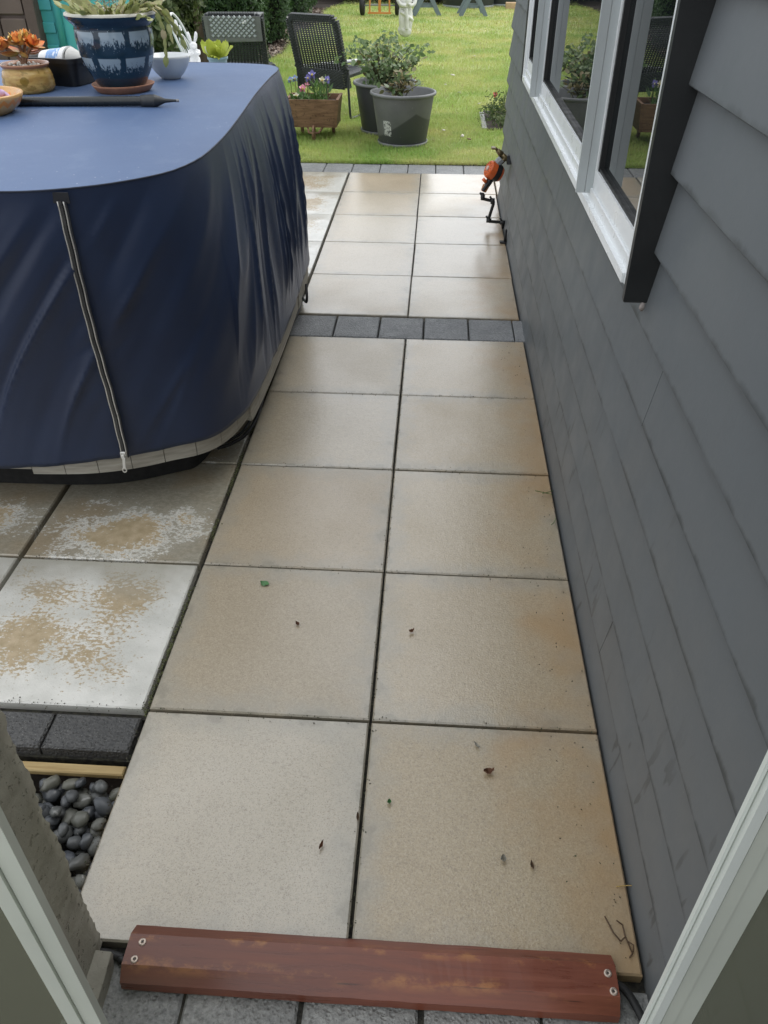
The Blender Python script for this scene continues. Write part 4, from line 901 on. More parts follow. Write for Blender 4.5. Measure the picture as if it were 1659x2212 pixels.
def make_chair(label, loc, rz):
    ch = thing('woven_armchair', label, 'chair', loc, rz, 'charcoal woven garden chairs')
    side = Vector((0, -1, -.2))
    hw = .285
    line = [back_pt(-hw, .30), back_pt(-hw, .84)]+[back_pt(-hw+.055-.055*math.cos(a), .885+.045*math.sin(a)) for a in (0.4, .9, 1.4)]+[back_pt(hw-.055+.055*math.cos(a), .885+.045*math.sin(a)) for a in (1.4, .9, .4)]+[back_pt(hw, .84), back_pt(hw, .30)]
    b = B(); woven_band(b, line, .062, .045, side); o = obj('back_border', b, m_rat, ch); o['kind'] = 'stuff'
    b = B(); woven_band(b, [back_pt(-hw+.05, .30), back_pt(hw-.05, .30)], .02, .045, side)
    for z in np.arange(.285, .47, .0125):
        n = 20
        for k in range(n):
            x = -hw+.045+(2*hw-.09)*(k+.5)/n; p = back_pt(x, z); q_ = (.003 if (k+int(round(z/.0125))) % 2 else -.003)
            b.box(-.0145, .0145, -.006, .006, -.0056, .0056, at=p+Vector((0, q_-.012*math.cos(x*5), 0)), bev=.0015)
    o = obj('lower_back_weave', b, m_rat, ch); o['kind'] = 'stuff'
    b = B(); nv = 15
    for k in range(nv):
        x = -hw+.048+(2*hw-.096)*k/(nv-1); p0, p1 = back_pt(x, .46), back_pt(x, .89); b.tube([p0, p1], .0095, 5)
    for r_, z in enumerate(np.arange(.478, .885, .0185)):
        P_ = [back_pt(-hw+.04+(2*hw-.08)*k/(nv*2-2), z)+Vector((0, .0052*(1 if (k//1) % 2 else -1)*(1 if r_ % 2 else -1), 0)) for k in range(nv*2-1)]
        b.tube(P_, .0062, 4)
    o = obj('open_back_weave', b, m_rat, ch); o['kind'] = 'stuff'
    b = B()
    for k in range(26):
        y = .02+.018*k; z = .41+.02*(k/26)
        b.tube([(-.25, y, z), (-.12, y, z+.003), (0, y, z-.003), (.12, y, z+.003), (.25, y, z)], .0075, 6)
    woven_band(b, [Vector((-.262, 0, .40)), Vector((-.262, .46, .42)), Vector((-.24, .50, .42)), Vector((.24, .50, .42)), Vector((.262, .46, .42)), Vector((.262, 0, .40))], .05, .03, Vector((0, 0, 1)))
    o = obj('seat', b, m_rat, ch); o['kind'] = 'stuff'
    for sx in (-1, 1):
        lg = catmull([(sx*.312, -.05, .47), (sx*.312, -.045, .30), (sx*.312, -.02, .06), (sx*.312, .0, .016), (sx*.312, .05, .013), (sx*.312, .42, .013), (sx*.312, .475, .016), (sx*.312, .50, .06), (sx*.312, .48, .38), (sx*.27, .46, .41)], 5)
        l_ = obj('leg', B().tube(lg, .0125, 8), m_legm, ch)
        obj('foot_cap', B().tube([(sx*.312, .14, .013), (sx*.312, .20, .013)], .0165, 8), m_black, l_)
        obj('bolt', B().tube([(sx*.302, -.062, .475), (sx*.332, -.062, .475)], .013, 8), m_legm, ch)
    return ch
make_chair('charcoal woven chair turned away in front of the lawn, right of the hot tub', (-1.075, 8.0, 0), R(-26))
make_chair('charcoal woven chair with a grey lattice mat hung over its back', (-1.99, 8.1, 0), R(3))
# lattice mat
mt_ = thing('lattice_mat', 'grey rubber mat with raised diamonds hung over the chair back', 'mat', (-1.99, 8.1, 0), R(3))
m_mat = simple('grey_rubber_mat', (.20, .21, .215), .55); m_dia = simple('glint_tinted_diamond', (.40, .45, .45), .25, var=.35, sc=20)  # pale teal paints the glints of the studs into their colour
def mp(x, z): return Vector((x, -.21*(z-.30)/.64-.045, z))
b = B(); P = []
for zz_ in (.705, .932):
    for x in (-.285, .285): p = mp(x, zz_+(-.014 if x < 0 and zz_ < .8 else 0)); P += [p, p+Vector((0, .012, 0))]
b.add(P, [(0, 2, 6, 4), (1, 5, 7, 3), (0, 4, 5, 1), (2, 3, 7, 6), (0, 1, 3, 2), (4, 6, 7, 5)]); b.box(-.285, .285, -.205, .04, .934, .944); b.box(-.284, .284, .05, .062, .74, .944)
obj('mat_sheet', b, m_mat, mt_)
rim = B(); rim.box(-.285, -.245, -.006, .0, 0, .22); rim.box(.245, .285, -.006, .0, 0, .22); rim.box(-.244, .244, -.006, .0, 0, .03); rim.v = [tuple(mp(x, .708+z)+Vector((0, y, 0))) for x, y, z in rim.v]; obj('mat_border', rim, m_mat, mt_)
dm = B(); dm.add([(-.022, 0, 0), (0, 0, -.019), (.022, 0, 0), (0, 0, .019), (-.014, -.008, 0), (0, -.008, -.012), (.014, -.008, 0), (0, -.008, .012)], [(4, 5, 6, 7), (0, 1, 5, 4), (1, 2, 6, 5), (2, 3, 7, 6), (3, 0, 4, 7)]); dme = dm.mesh('diamond_stud'); dme.materials.append(m_dia)
for r_ in range(8):
    for k in range(9 if r_ % 2 == 0 else 8):
        x = -.212+.053*k+(0 if r_ % 2 == 0 else .0265); z = .757+.0235*r_
        obj('diamond_stud', dme, None, mt_, mp(x, z)-Vector((0, .0, 0)))
b = B(); b.ico((0, 0, 0), .024, 2, (1.3, .2, .75)); tag(obj('petal', b, m_white, None, (-1.855, 7.87, .885), (0, R(-30), 0)), 'single white petal stuck on the grey lattice mat', 'petal', 'fallen white petals')
# white tube lying across the chair seats
tb = thing('tube', 'long white plastic tube with dark grey end across the chair seat', 'tube', (-.8, 8.45, .45))
p0, p1 = Vector((-1.35, 8.20, .452))-Vector((-.8, 8.45, .45)), Vector((-.62, 8.42, .50))-Vector((-.8, 8.45, .45))
b = B(); b.tube([p0, p1], .017, 12); obj('white_section', b, m_white, tb); b = B(); b.tube([p1, p1+(p1-p0)*.12], .022, 12); obj('grey_section', b, m_legm, tb)

# ------------------------------------------------------------------ wooden barrow planter
s = M_('weathered_brown_wood'); v = s.coord('Object'); gr = s.noise(s.scale(v, (2, 14, 14)), 4, 5, .65); b = s.mix(s.rng(gr, .3, .7), (.13, .066, .038), (.30, .175, .105)); b = s.mix(s.rng(s.noise(v, 40, 3), .6, .64, 0, .6), b, (.05, .025, .015)); s.set('Base Color', b); s.set('Roughness', .6); s.bump(gr, .3, .003); m_oldw = s.m
bp = thing('barrow_planter', 'small brown wooden wheelbarrow planter on the lawn edge', 'planter', (-1.035, 6.98, 0))
zb_, zt_ = .105, .350
b = B(); b.add([(-.26, -.12, zt_), (.195, -.12, zt_), (.195, -.10, zt_), (-.26, -.10, zt_), (-.22, -.075, zb_), (.165, -.075, zb_), (.165, -.055, zb_), (-.22, -.055, zb_)], [(0, 1, 2, 3), (7, 6, 5, 4), (0, 4, 5, 1), (1, 5, 6, 2), (2, 6, 7, 3), (3, 7, 4, 0)]); obj('front_board', b, m_oldw, bp)
b = B(); b.add([(.197, -.122, zt_+.004), (.222, -.122, zt_+.004), (.222, .26, zt_+.004), (.197, .26, zt_+.004), (.167, -.077, zb_), (.190, -.077, zb_), (.190, .22, zb_), (.167, .22, zb_)], [(0, 1, 2, 3), (7, 6, 5, 4), (0, 4, 5, 1), (1, 5, 6, 2), (2, 6, 7, 3), (3, 7, 4, 0)]); obj('side_board', b, m_oldw, bp)
b = B(); b.box(-.285, -.262, -.12, .26, zb_, zt_); obj('side_board', b, m_oldw, bp); b = B(); b.box(-.26, .195, .24, .26, zb_, zt_); obj('back_board', b, m_oldw, bp); b = B(); b.box(-.22, .165, -.054, .238, zb_, zb_+.02); obj('bottom_board', b, m_oldw, bp)
b = B(); b.box(-.26, .195, -.098, .238, zt_-.06, zt_-.045); obj('soil', b, m_soil, bp)
wh = Vector((-.02, -.155, .072)); b = B()
b.tube([wh+Vector((.0, .058*math.cos(a), .058*math.sin(a))) for a in np.linspace(0, 2*math.pi, 20, endpoint=False)], .011, 8, closed=True)
for k in range(6): a = k*math.pi/3; b.tube([wh, wh+Vector((0, .055*math.cos(a), .055*math.sin(a)))], .006, 6)
b.tube([wh+Vector((-.04, 0, 0)), wh+Vector((.04, 0, 0))], .008, 8); obj('wheel', b, m_oldw, bp)
for sx in (-.045, .045): b = B(); b.tube([wh+Vector((sx, 0, 0)), Vector((sx*1.6-.02, -.05, zb_-.005))], .011, 6); obj('wheel_arm', b, m_oldw, bp)
for sx in (-.18, .13): obj('leg', B().box(sx-.015, sx+.015, .17, .20, 0, zb_), m_oldw, bp)
def flower(nm, label, loc, cols, r, npet=5, cat='flower', face=(0, -.7, .6), group='flowers in the barrow planter'):
    f = thing(nm, label, cat, loc, 0, group); mp_, mc_ = cols; q = Vector((0, 0, 1)).rotation_difference(Vector(face).normalized()); b0 = leaf_mesh(r, r*.95, .12, 4, 'petal'); b0.materials.append(mp_)
    for k in range(npet): a = 6.283*k/npet+.3; d = q @ Vector((math.cos(a), math.sin(a), .15)); t = Vector((0, 1, 0)).rotation_difference(d); o = obj('petal', b0, None, f, (0, 0, 0), t.to_euler())
    obj('eye', B().ico((0, 0, 0), r*.3, 1), mc_, f); obj('flower_stem', B().tube([(0, 0, 0), (.003, .006, -.07), (0, .012, -.15)], .003, 5), m_stem, f); return f
m_vio = simple('violet_petal', (.24, .22, .56), .5, var=.35, sc=70); m_pink = simple('crimson_petal', (.56, .05, .20), .5, var=.4, sc=60, c2=(.75, .45, .5)); m_yel = simple('yellow_petal', (.75, .58, .06), .5); m_cre = simple('cream_petal', (.74, .70, .52), .5); m_blp = simple('pale_blue_petal', (.25, .34, .56), .5)
BP = Vector((-1.035, 6.98, 0))
BPo = Vector((0, 0, -.03))
for (x, y, z), c, r, lb, fc in (((-.030, -.02, .575), (m_vio, m_yel), .042, 'upper violet pansy with yellow eye', (0, -.9, .3)), ((-.068, -.03, .548), (m_vio, m_yel), .036, 'lower left violet pansy beside the tallest bloom', (-.3, -.9, .3)), ((.112, -.02, .535), (m_vio, m_cre), .036, 'violet pansy at the right of the barrow', (.4, -.8, .3)), ((.062, -.02, .530), (m_cre, m_yel), .034, 'cream and white pansy between two violet ones', (.1, -.9, .3)),
        ((-.120, -.05, .462), (m_pink, m_yel), .040, 'crimson primrose with a bright yellow eye', (0, -.8, .6)), ((-.080, -.03, .490), (m_pink, m_cre), .028, 'small pink bloom above the crimson primrose', (.2, -.7, .6)), ((-.185, -.05, .40), (m_cre, m_yel), .032, 'cream primrose low beside the tub cover', (-.1, -.8, .5)), ((-.200, .02, .535), (m_blp, m_yel), .034, 'pale blue pansy closest to the tub cover', (-.1, -.8, .5)), ((-.245, .02, .525), (m_blp, m_yel), .030, 'pale blue pansy half hidden by the tub cover', (-.3, -.8, .5))):
    flower('pansy' if 'pansy' in lb else 'primrose', lb+' in the wooden planter', BP+BPo+Vector((x, y, z)), c, r, face=fc)
lv = thing('flower_foliage', 'green leafy clump of pansies filling the wooden planter', 'plant', BP+Vector((0, 0, .30)))
m_gl = foliage('fresh_green_leaf', [(.05, .12, .025), (.10, .20, .05), (.17, .27, .08)], .45, kind='obj'); glm = leaf_mesh(.055, .032, .15, 4, 'leaf'); glm.materials.append(m_gl)
gln = leaf_mesh(.075, .014, .1, 4, 'leaf'); gln.materials.append(m_gl)
for k in range(150):
    big = k < 60; cx_ = -.15 if big else random.choice((-.03, .06, .02)); x = cx_+random.gauss(0, .045); y = random.uniform(-.07, .12); z = random.uniform(.0, .06 if big else .16)
    a = random.uniform(0, 6.28); el = random.uniform(.1, .9) if big else random.uniform(.5, 1.3); o = obj('leaf', glm if big else gln, None, lv, (x, y, z), orient((math.cos(a)*math.cos(el), math.sin(a)*math.cos(el), math.sin(el)), random.uniform(-.5, .5))); f = random.uniform(.7, 1.3); o.scale = (f, f, f)

# ------------------------------------------------------------------ rose pots on the lawn
s = M_('grey_pot_plastic'); v = s.coord('Object'); q = s.xyz(v)
b = s.mix(s.rng(s.noise(v, 5, 4), .3, .7), (.11, .112, .115), (.145, .147, .15)); wetz = s.math('ADD', q[2], s.math('MULTIPLY', s.math('ABSOLUTE', s.math('SUBTRACT', q[0], .13)), .62)); wetm = s.rng(wetz, .285, .30, 1, 0)
b = s.mix(s.math('MULTIPLY', wetm, .8), b, (.036, .038, .041)); fl = s.math('MULTIPLY', s.rng(s.noise(s.scale(v, (1, 1, .5)), 55, 2), .72, .735), .7); b = s.mix(fl, b, (.35, .35, .34)); s.set('Base Color', b); s.set('Roughness', .42); m_gpot = s.m
m_gpd = simple('dark_grey_pot_plastic', (.055, .058, .062), .4, sc=6); m_rimg = simple('pale_grey_pot_rim', (.19, .195, .20), .45, sc=8)
def rose_pot(label, loc, r, h, mat, rl):
    t = thing('plant_pot', label, 'plant pot', loc, 0, 'grey plastic rose pots on the lawn'); k = r/.30
    b = B(); b.lathe([(.215*k, .0), (.225*k, .03), (.285*k, h-.03), (.286*k, h-.02)], 56); obj('pot_body', b, mat, t)
    b = B(); b.lathe([(.286*k, h-.028), (.303*k, h-.024), (.308*k, h-.012), (.304*k, h), (.292*k, h+.002), (.280*k, h-.01), (.255*k, h-.16), (.0001, h-.16)], 56); obj('rim', b, rl, t)
    b = B(); b.lathe([(.225*k, .0), (.235*k, .004), (.238*k, .030), (.232*k, .031), (.226*k, .024)], 48); obj('base_ring', b, rl, t)
    b = B(); b.lathe([(.0001, h-.12), (.262*k, h-.13)], 32); obj('soil', b, m_soil, t); return t
pa = rose_pot('front grey plastic tub with torn sticker and small rose', (-.205, 6.80, 0), .30, .445, m_gpot, m_rimg)
pbk = rose_pot('dark grey plastic tub behind the front one with large rose', (-.405, 7.32, 0), .305, .45, m_gpd, m_rimg)
s = M_('torn_white_sticker'); v = s.coord('World'); a_ = s.rng(s.noise(v, 45, 5, .7), .42, .47); b = s.mix(s.rng(s.noise(v, 70, 3), .5, .6), (.55, .55, .53), (.25, .25, .25)); s.set('Base Color', b); s.set('Roughness', .7); s.set('Alpha', a_); m_stick = s.m
b = B(); P = []
for k in range(7):
    a = R(228+3.1*k)
    for z in (.10, .165, .23): rr = .225+(.285-.225)*(z-.03)/(.385)+.0015; P.append((rr*math.cos(a), rr*math.sin(a), z))
b.add(P, [(k*3+j, (k+1)*3+j, (k+1)*3+j+1, k*3+j+1) for k in range(6) for j in range(2)], True); obj('sticker', b, m_stick, pa)
def rose(label, loc, nst, H, spread, nleaf, lsc, mats, seed):
    rnd = random.Random(seed); t = thing('rose_bush', label, 'rose bush', loc); tips = []
    for k in range(nst):
        a = rnd.uniform(0, 6.28); sp = spread*math.sqrt(rnd.uniform(.02, 1)); hh = H*rnd.uniform(.7, 1)*(1-.22*(sp/spread)**2)
        p0 = Vector((rnd.uniform(-.04, .04), rnd.uniform(-.04, .04), -.01)); p2 = Vector((sp*math.cos(a), sp*math.sin(a)*.85, hh)); p1 = Vector((p2.x*.35, p2.y*.35, hh*.55))
        ln = catmull([p0, p1, p2], 8); obj('stem', B().tube(ln, [.0055-.0035*i/(len(ln)-1) for i in range(len(ln))], 5), m_stem, t); tips.append(ln)
    for k in range(nleaf):
        ln = rnd.choice(tips); i = int((rnd.uniform(.22, 1)**.75)*(len(ln)-1)); a = rnd.uniform(0, 6.28); off = rnd.uniform(.015, .075)*(spread/.25)
        p = ln[i]+Vector((off*math.cos(a), off*math.sin(a), rnd.uniform(-.03, .04))); el = rnd.uniform(-.7, .5)
        o = obj('leaf', rnd.choice(mats), None, t, p, orient((math.cos(a)*math.cos(el), math.sin(a)*math.cos(el), math.sin(el)), rnd.uniform(-.7, .7))); f = lsc*rnd.uniform(.55, 1.2); o.scale = (f, f, f)
    return t
m_rg = foliage('rose_leaf_green', [(.07, .12, .045), (.14, .22, .09), (.24, .33, .17), (.38, .44, .30)], .3, kind='obj'); m_rr = foliage('rose_leaf_bronze', [(.16, .10, .05), (.24, .19, .09), (.20, .22, .10), (.34, .2, .10)], .35, kind='obj')
r1 = leaf_mesh(.060, .040, .12, 5, 'leaf'); r1.materials.append(m_rg); r2 = leaf_mesh(.048, .034, .2, 5, 'leaf'); r2.materials.append(m_rr)
rosebig = rose('large green leaved rose bush with bronze tips in the rear tub', (-.43, 7.30, .33), 34, .50, .40, 300, 1.22, [r1, r1, r1, r1, r2], 3)
n = 820; P = rng.normal(0, 1, (n, 3)); P /= np.linalg.norm(P, axis=1)[:, None]; Nn = P.copy(); P = P*(rng.uniform(.25, 1, n)**.5)[:, None]*np.array([.36, .33, .235])+np.array([0, 0, .30]); P[:, 0] *= 1+.4*np.sin(P[:, 2]*22); P[:, 2] += .05*np.sin(P[:, 0]*19); P = P[rng.random(n) < .75+.25*np.sin(P[:, 0]*25)*np.sin(P[:, 2]*30)]; Nn = Nn[:len(P)]
tag(obj('foliage', leaf_cloud('foliage', P, np.abs(Nn)*np.array([.3, -1, 1.]), rng.uniform(.03, .06, len(P)), .62), foliage('rose_small_leaf', [(.06, .11, .04), (.13, .21, .08), (.24, .32, .16), (.36, .36, .22)], .4), rosebig), kind='stuff')
rose('small bronze tinted rose with sparse leaves in the front tub', (-.235, 6.84, .32), 12, .29, .20, 150, 1.12, [r2, r2, r1], 5)

# ------------------------------------------------------------------ tap, water timer and pipe on the wall
TY = 4.25
tpz = thing('water_timer', 'orange and black tap water timer hanging on the grey wall', 'water timer', (.505, TY, .367))
m_or = simple('orange_plastic', (.72, .135, .03), .35, var=.12, sc=20, bump=0); m_brass = simple('aged_brass', (.24, .19, .10), .4, metal=.8); m_gry = simple('grey_plastic', (.33, .36, .38), .4)
ax = Vector((.86, .25, -.44)).normalized()
def cyl(b, c, d, L, r, n=28, r2=None): c = Vector(c); d = Vector(d).normalized(); return b.tube([c-d*L/2, c+d*L/2], [r, r if r2 is None else r2], n)
b = B(); b.tube([ax*-.048, ax*-.040, ax*-.012, ax*-.004], [.050, .056, .060, .060], 12); smooth_angle(obj('dial', b, m_or, tpz), 25)
b = B(); b.tube([ax*-.003, ax*.034], [.058, .056], 28); smooth_angle(obj('body', b, m_black, tpz))
b = B(); b.tube([ax*.035, ax*.052], [.054, .046], 28); smooth_angle(obj('rear_cap', b, m_or, tpz))
# printed ticks on dial
sd_ = ax.orthogonal().normalized(); sd2 = ax.cross(sd_)
b = B()
for k in range(12): a = k*math.pi/6; c = -ax*.0495+(sd_*math.cos(a)+sd2*math.sin(a))*.036; d = (sd_*math.cos(a)+sd2*math.sin(a)); b.tube([c-d*.006, c+d*.006], .0012, 4)
obj('dial_ticks', b, m_black, tpz); b = B(); b.tube([-ax*.048, -ax*.056], [.019, .016], 6); obj('dial_knob', b, simple('pale_pink_plastic', (.75, .55, .48), .4), tpz)
b = B(); b.tube([(.018, 0, .050), (.045, 0, .078)], .026, 8); smooth_angle(obj('inlet_nut', b, m_gry, tpz))
b = B(); b.tube([(.010, 0, .040), (.022, 0, .054)], .017, 12); obj('inlet_neck', b, m_black, tpz)
b = B(); b.tube([(-.018, 0, -.048), (-.040, 0, -.090)], [.024, .020], 14); b.tube([(-.020, -.02, -.052), (-.066, -.03, -.118)], .012, 8); smooth_angle(obj('outlet', b, m_black, tpz))
b = B(); b.tube([(-.066, -.028, -.060), (-.052, -.026, -.045)], .018, 12); obj('outlet_button', b, m_or, tpz)
b = B(); b.tube([(-.045, 0, -.092), (-.060, 0, -.128)], [.023, .019], 14); smooth_angle(obj('hose_connector', b, simple('dull_orange_plastic', (.55, .22, .07), .45), tpz))
pl_ = [(.443, TY, .228), (.438, TY, .200), (.447, TY, .190), (.505, TY, .178), (.520, TY, .170), (.518, TY, .155), (.494, TY-.01, .060), (.50, TY-.01, .044), (.585, TY-.01, .040), (.594, TY-.01, .034), (.596, TY-.01, .0)]
ip = thing('irrigation_pipe', 'thin black irrigation pipe stepping down from the timer to the wall foot', 'pipe', (0, 0, 0))
b = B(); b.tube([Vector(p) for p in pl_], .0105, 8); obj('pipe', b, m_rubber, ip)
for p, d in (((.512, TY, .176), (0, 0, 1)), ((.496, TY-.01, .050), (1, 0, 0)), ((.444, TY, .200), (0, 0, 1)), ((.59, TY-.01, .038), (1, 0, 0))): b = B(); cyl(b, p, d, .034, .0145, 10); b.tube([Vector(p), Vector(p)+Vector((-.02, 0, .03))], .008, 6); obj('elbow', b, m_black, ip)
tp_ = thing('garden_tap', 'aged brass tap fixed to the grey wall above the timer', 'tap', (.60, TY, .46))
b = B(); b.tube([(.0, 0, -.02), (-.03, 0, -.006), (-.055, 0, .012)], .017, 12); b.tube([(-.028, 0, -.01), (-.052, 0, -.035)], .016, 12); obj('tap_body', b, m_brass, tp_)
b = B(); b.tube([(-.055, 0, .012), (-.085, 0, .038)], [.021, .014], 10); b.tube([(-.085, 0, .038), (-.10, 0, .052)], .009, 8); obj('spindle_housing', b, m_brass, tp_)
b = B(); b.box(-.125, -.095, -.028, .028, .045, .056, bev=.004); obj('handle', b, m_brass, tp_)
b = B(); b.box(-.018, .012, -.026, .026, -.045, .012, bev=.004); obj('wall_plate', b, m_legm, tp_)
dw = thing('drain_bracket', 'small black pipe stub at the foot of the grey wall', 'pipe', (.592, 3.93, 0)); b = B(); b.tube([(0, 0, .0), (-.002, 0, .085)], .010, 8); obj('pipe', b, m_black, dw); b = B(); b.box(-.035, .004, -.02, .02, .0, .010, bev=.002); obj('foot', b, m_black, dw)

# ------------------------------------------------------------------ flower bed at the house end
s_ = B(); s_.box(.62, 1.7, 7.46, 8.42, -.05, .012); tag(obj('soil_bed', s_, m_soil), kind='structure')
b = B(); b.box(.575, .625, 7.46, 8.3, -.05, .018, bev=.004); tag(obj('edging_stone', b, m_cobn), 'flat grey edging stone beside the little flower bed on the lawn', 'edging stone')
m_weed = foliage('narrow_bed_foliage', [(.05, .09, .03), (.10, .16, .05), (.22, .22, .09)]); 
def tuft(label, loc, n, h, sp):
    P = np.stack([rng.normal(0, sp, n), rng.normal(0, sp, n), rng.uniform(0, h, n)], 1); N = P*1.0; N[:, 2] += .1; t = thing('bed_plant', label, 'plant', loc, 0, 'low plants in the lawn bed'); tag(obj('foliage', leaf_cloud('foliage', P, N, .05, .25), m_weed, t), kind='stuff'); return t
tuft('bushy green plant nearest the grey wall in the lawn bed', (.86, 8.1, .02), 420, .22, .10); tuft('pale straggly plant at the left of the lawn bed', (.72, 7.95, .02), 260, .13, .07); tuft('low plant at the near end of the lawn bed', (.80, 7.62, .02), 220, .08, .08)
f_ = flower('dianthus', 'single red flower in the little bed on the lawn', (.73, 8.22, .20), (simple('red_petal', (.62, .07, .06), .5), m_pink), .032, 6, group='')
if 'group' in f_: del f_['group']

# ------------------------------------------------------------------ statue, trolley, trestles, far tubs
st = thing('garden_statue', 'white stone cherub statue on the lawn behind the rose', 'statue', (-.50, 14.75, 0), R(20)); st.scale = (1.08, 1.08, 1.08)
b = B(); 
b.lathe([(.15, 0), (.16, .03), (.14, .08), (.12, .10)], 20); b.ico((0, 0, .16), .115, 2, (1, .9, .9), wob=.2); b.ico((0, 0, .30), .105, 2, (.95, .8, 1.3), wob=.35, seed=2)
for sx in (-1, 1): b.tube(catmull([(sx*.045, -.02, .10), (sx*.055, -.03, .28), (sx*.05, -.01, .45)], 4), [.045, .046, .05, .055, .06, .062, .062, .06, .058], 10)
b.ico((0, 0, .50), .105, 2, (1.05, .8, .9), wob=.2, seed=4); b.ico((0, -.03, .56), .095, 2, (1.1, .9, .9)); b.ico((0, 0, .68), .10, 2, (1.15, .78, 1.1), wob=.15, seed=6)
for sx in (-1, 1): b.tube(catmull([(sx*.11, 0, .74), (sx*.15, -.04, .62), (sx*.115, -.10, .52), (sx*.03, -.13, .50)], 4), [.038, .036, .036, .034, .033, .032, .031, .03, .03, .029, .028, .027, .026], 8)
b.tube([(0, 0, .76), (0, -.005, .82)], .042, 10); b.ico((0, -.012, .895), .082, 2, (.95, 1, 1.12)); b.ico((0, -.088, .885), .014, 1)
for k in range(26): a = 2.4*k; e__ = .2+.05*k; b.ico((.078*math.cos(a)*math.cos(e__), .078*math.sin(a)*math.cos(e__)+.012, .905+.075*math.sin(e__)), .022, 1)
b.tube(catmull([(-.10, -.07, .42), (0, -.11, .36), (.10, -.07, .30), (.10, .03, .26)], 4), .022, 8); b.tube(catmull([(-.02, -.11, .46), (-.01, -.12, .33), (.0, -.11, .18)], 4), .028, 8)
so_ = obj('figure', b, simple('pale_cast_stone', (.76, .76, .72), .7, var=.25, sc=9), st); rm = so_.modifiers.new('r', 'REMESH'); rm.mode = 'VOXEL'; rm.voxel_size = .009; rm.use_smooth_shade = True
tr_ = thing('sack_trolley', 'orange two wheeled sack trolley with black tyres on the far lawn', 'trolley', (-1.24, 19.3, 0))
m_orf = simple('orange_painted_steel', (.68, .28, .07), .4, var=.15)
for sx in (-1, 1):
    wv_ = obj('wheel', B().tube([(sx*.39, .055+.145*math.cos(a), .20+.145*math.sin(a)) for a in np.linspace(0, 2*math.pi, 28, endpoint=False)], .055, 10, closed=True), m_rubber, tr_)
    obj('rim', B().tube([(sx*.36, .055, .20), (sx*.42, .055, .20)], .095, 20), m_gry, wv_)
    obj('upright', B().tube(catmull([(sx*.22, -.07, .06), (sx*.215, -.04, .4), (sx*.20, .05, 1.15), (sx*.19, .1, 1.3)], 5), .019, 8), m_orf, tr_)
obj('centre_upright', B().box(-.028, .028, -.06, -.03, .06, 1.2), m_orf, tr_)
obj('axle', B().tube([(-.40, .055, .20), (.40, .055, .20)], .012, 8), m_gry, tr_)
obj('toe_bar', B().box(-.26, .26, -.11, -.07, .05, .085), m_orf, tr_); obj('cross_bar', B().box(-.24, .24, -.055, -.035, .21, .235), m_gry, tr_); obj('cross_bar', B().box(-.22, .22, -.05, -.03, .8, .84), m_orf, tr_)
m_tre = simple('blue_grey_painted_timber', (.17, .215, .245), .55, var=.15)
def beam(b, p0, p1, w_, d_):
    p0, p1 = Vector(p0), Vector(p1); t = (p1-p0).normalized(); sd = Vector((0, 1, 0)).cross(t).normalized(); r = Matrix((sd, Vector((0, 1, 0)), t)).transposed(); return b.box(-w_/2, w_/2, -d_/2, d_/2, 0, (p1-p0).length, rot=r, at=p0)
for cx_, lb in ((-.20, 'blue grey timber trestle left, nearest the statue'), (.83, 'blue grey timber trestle right, in front of the round tubs')):
    t = thing('timber_trestle', lb, 'trestle', (cx_, 19.4, 0), R(4), 'blue grey trestles on the far lawn')
    for yy, hh in ((-.0, 0), (.55, 1)):
        for sx in (-1, 1): o = obj('leg', beam(B(), (sx*.285, yy, 0), (sx*.03, yy, .46), .085, .05), m_tre, t)
        obj('cross_rail', B().box(-.16, .16, yy+.026, yy+.05, .16, .21), m_tre, t)
    obj('top_beam', B().box(-.05, .05, -.15, .70, .46, .54), m_tre, t)
m_tub = simple('charcoal_barrel', (.035, .042, .045), .5, sc=3)
for x, y, r, lb in ((.78, 22.0, .66, 'large round charcoal planter tub behind the trestles'), (1.62, 22.5, .50, 'smaller round charcoal tub at the right far end')):
    t = thing('planter_tub', lb, 'planter', (x, y, 0), 0, 'charcoal tubs at the far end'); b = B(); b.lathe([(r*.93, 0), (r*.95, .03), (r, .5), (r*1.02, .52), (r*1.02, .56), (r*.95, .56), (r*.93, .48)], 40); obj('tub_body', b, m_tub, t); b = B(); b.lathe([(r*.955, .0), (r*.97, .02), (r*.955, .05)], 40); obj('base_band', b, m_gry, t); b = B(); b.lathe([(.0001, .5), (r*.93, .49)], 30); obj('soil', b, m_soil, t)
b = B(); b.box(1.66, 3.0, 21.2, 21.42, .0, .14, bev=.01); tag(obj('sleeper', b, simple('sawn_pale_timber', (.55, .38, .22), .7)), 'pale timber sleeper lying beside the far tubs', 'sleeper')

# ------------------------------------------------------------------ conifers, shrub, tree, beds, boundary
m_grav = foliage('brown_bark_chip', [(.10, .065, .045), (.22, .16, .12), (.34, .28, .23), (.44, .40, .36)], .8, sss=False)
n = 26000; P = np.stack([rng.uniform(-4.6, -2.40, n), rng.uniform(8.6, 21, n), rng.uniform(0, .02, n)], 1); P = P[P[:, 0] < -2.50-.12*np.sin(P[:, 1]*1.3)]
N = np.tile([0, 0, 1.], (len(P), 1)); tag(obj('bark_chips', leaf_cloud('bark_chips', P, N, rng.uniform(.03, .07, len(P)), .7), m_grav), 'brown and grey bark chips under the conifer hedge', 'bark chips', kind='stuff')
b = B(); P = [(-4.8, 8.5, .006), (-4.8, 22.5, .006)]; ln = [(-2.50-.12*math.sin(y*1.3), y, .006) for y in np.linspace(8.5, 22.5, 50)]; P += ln[::-1]; b.add(P, [tuple(range(len(P)))[::-1]]); tag(obj('bark_bed', b, m_soil), kind='structure')
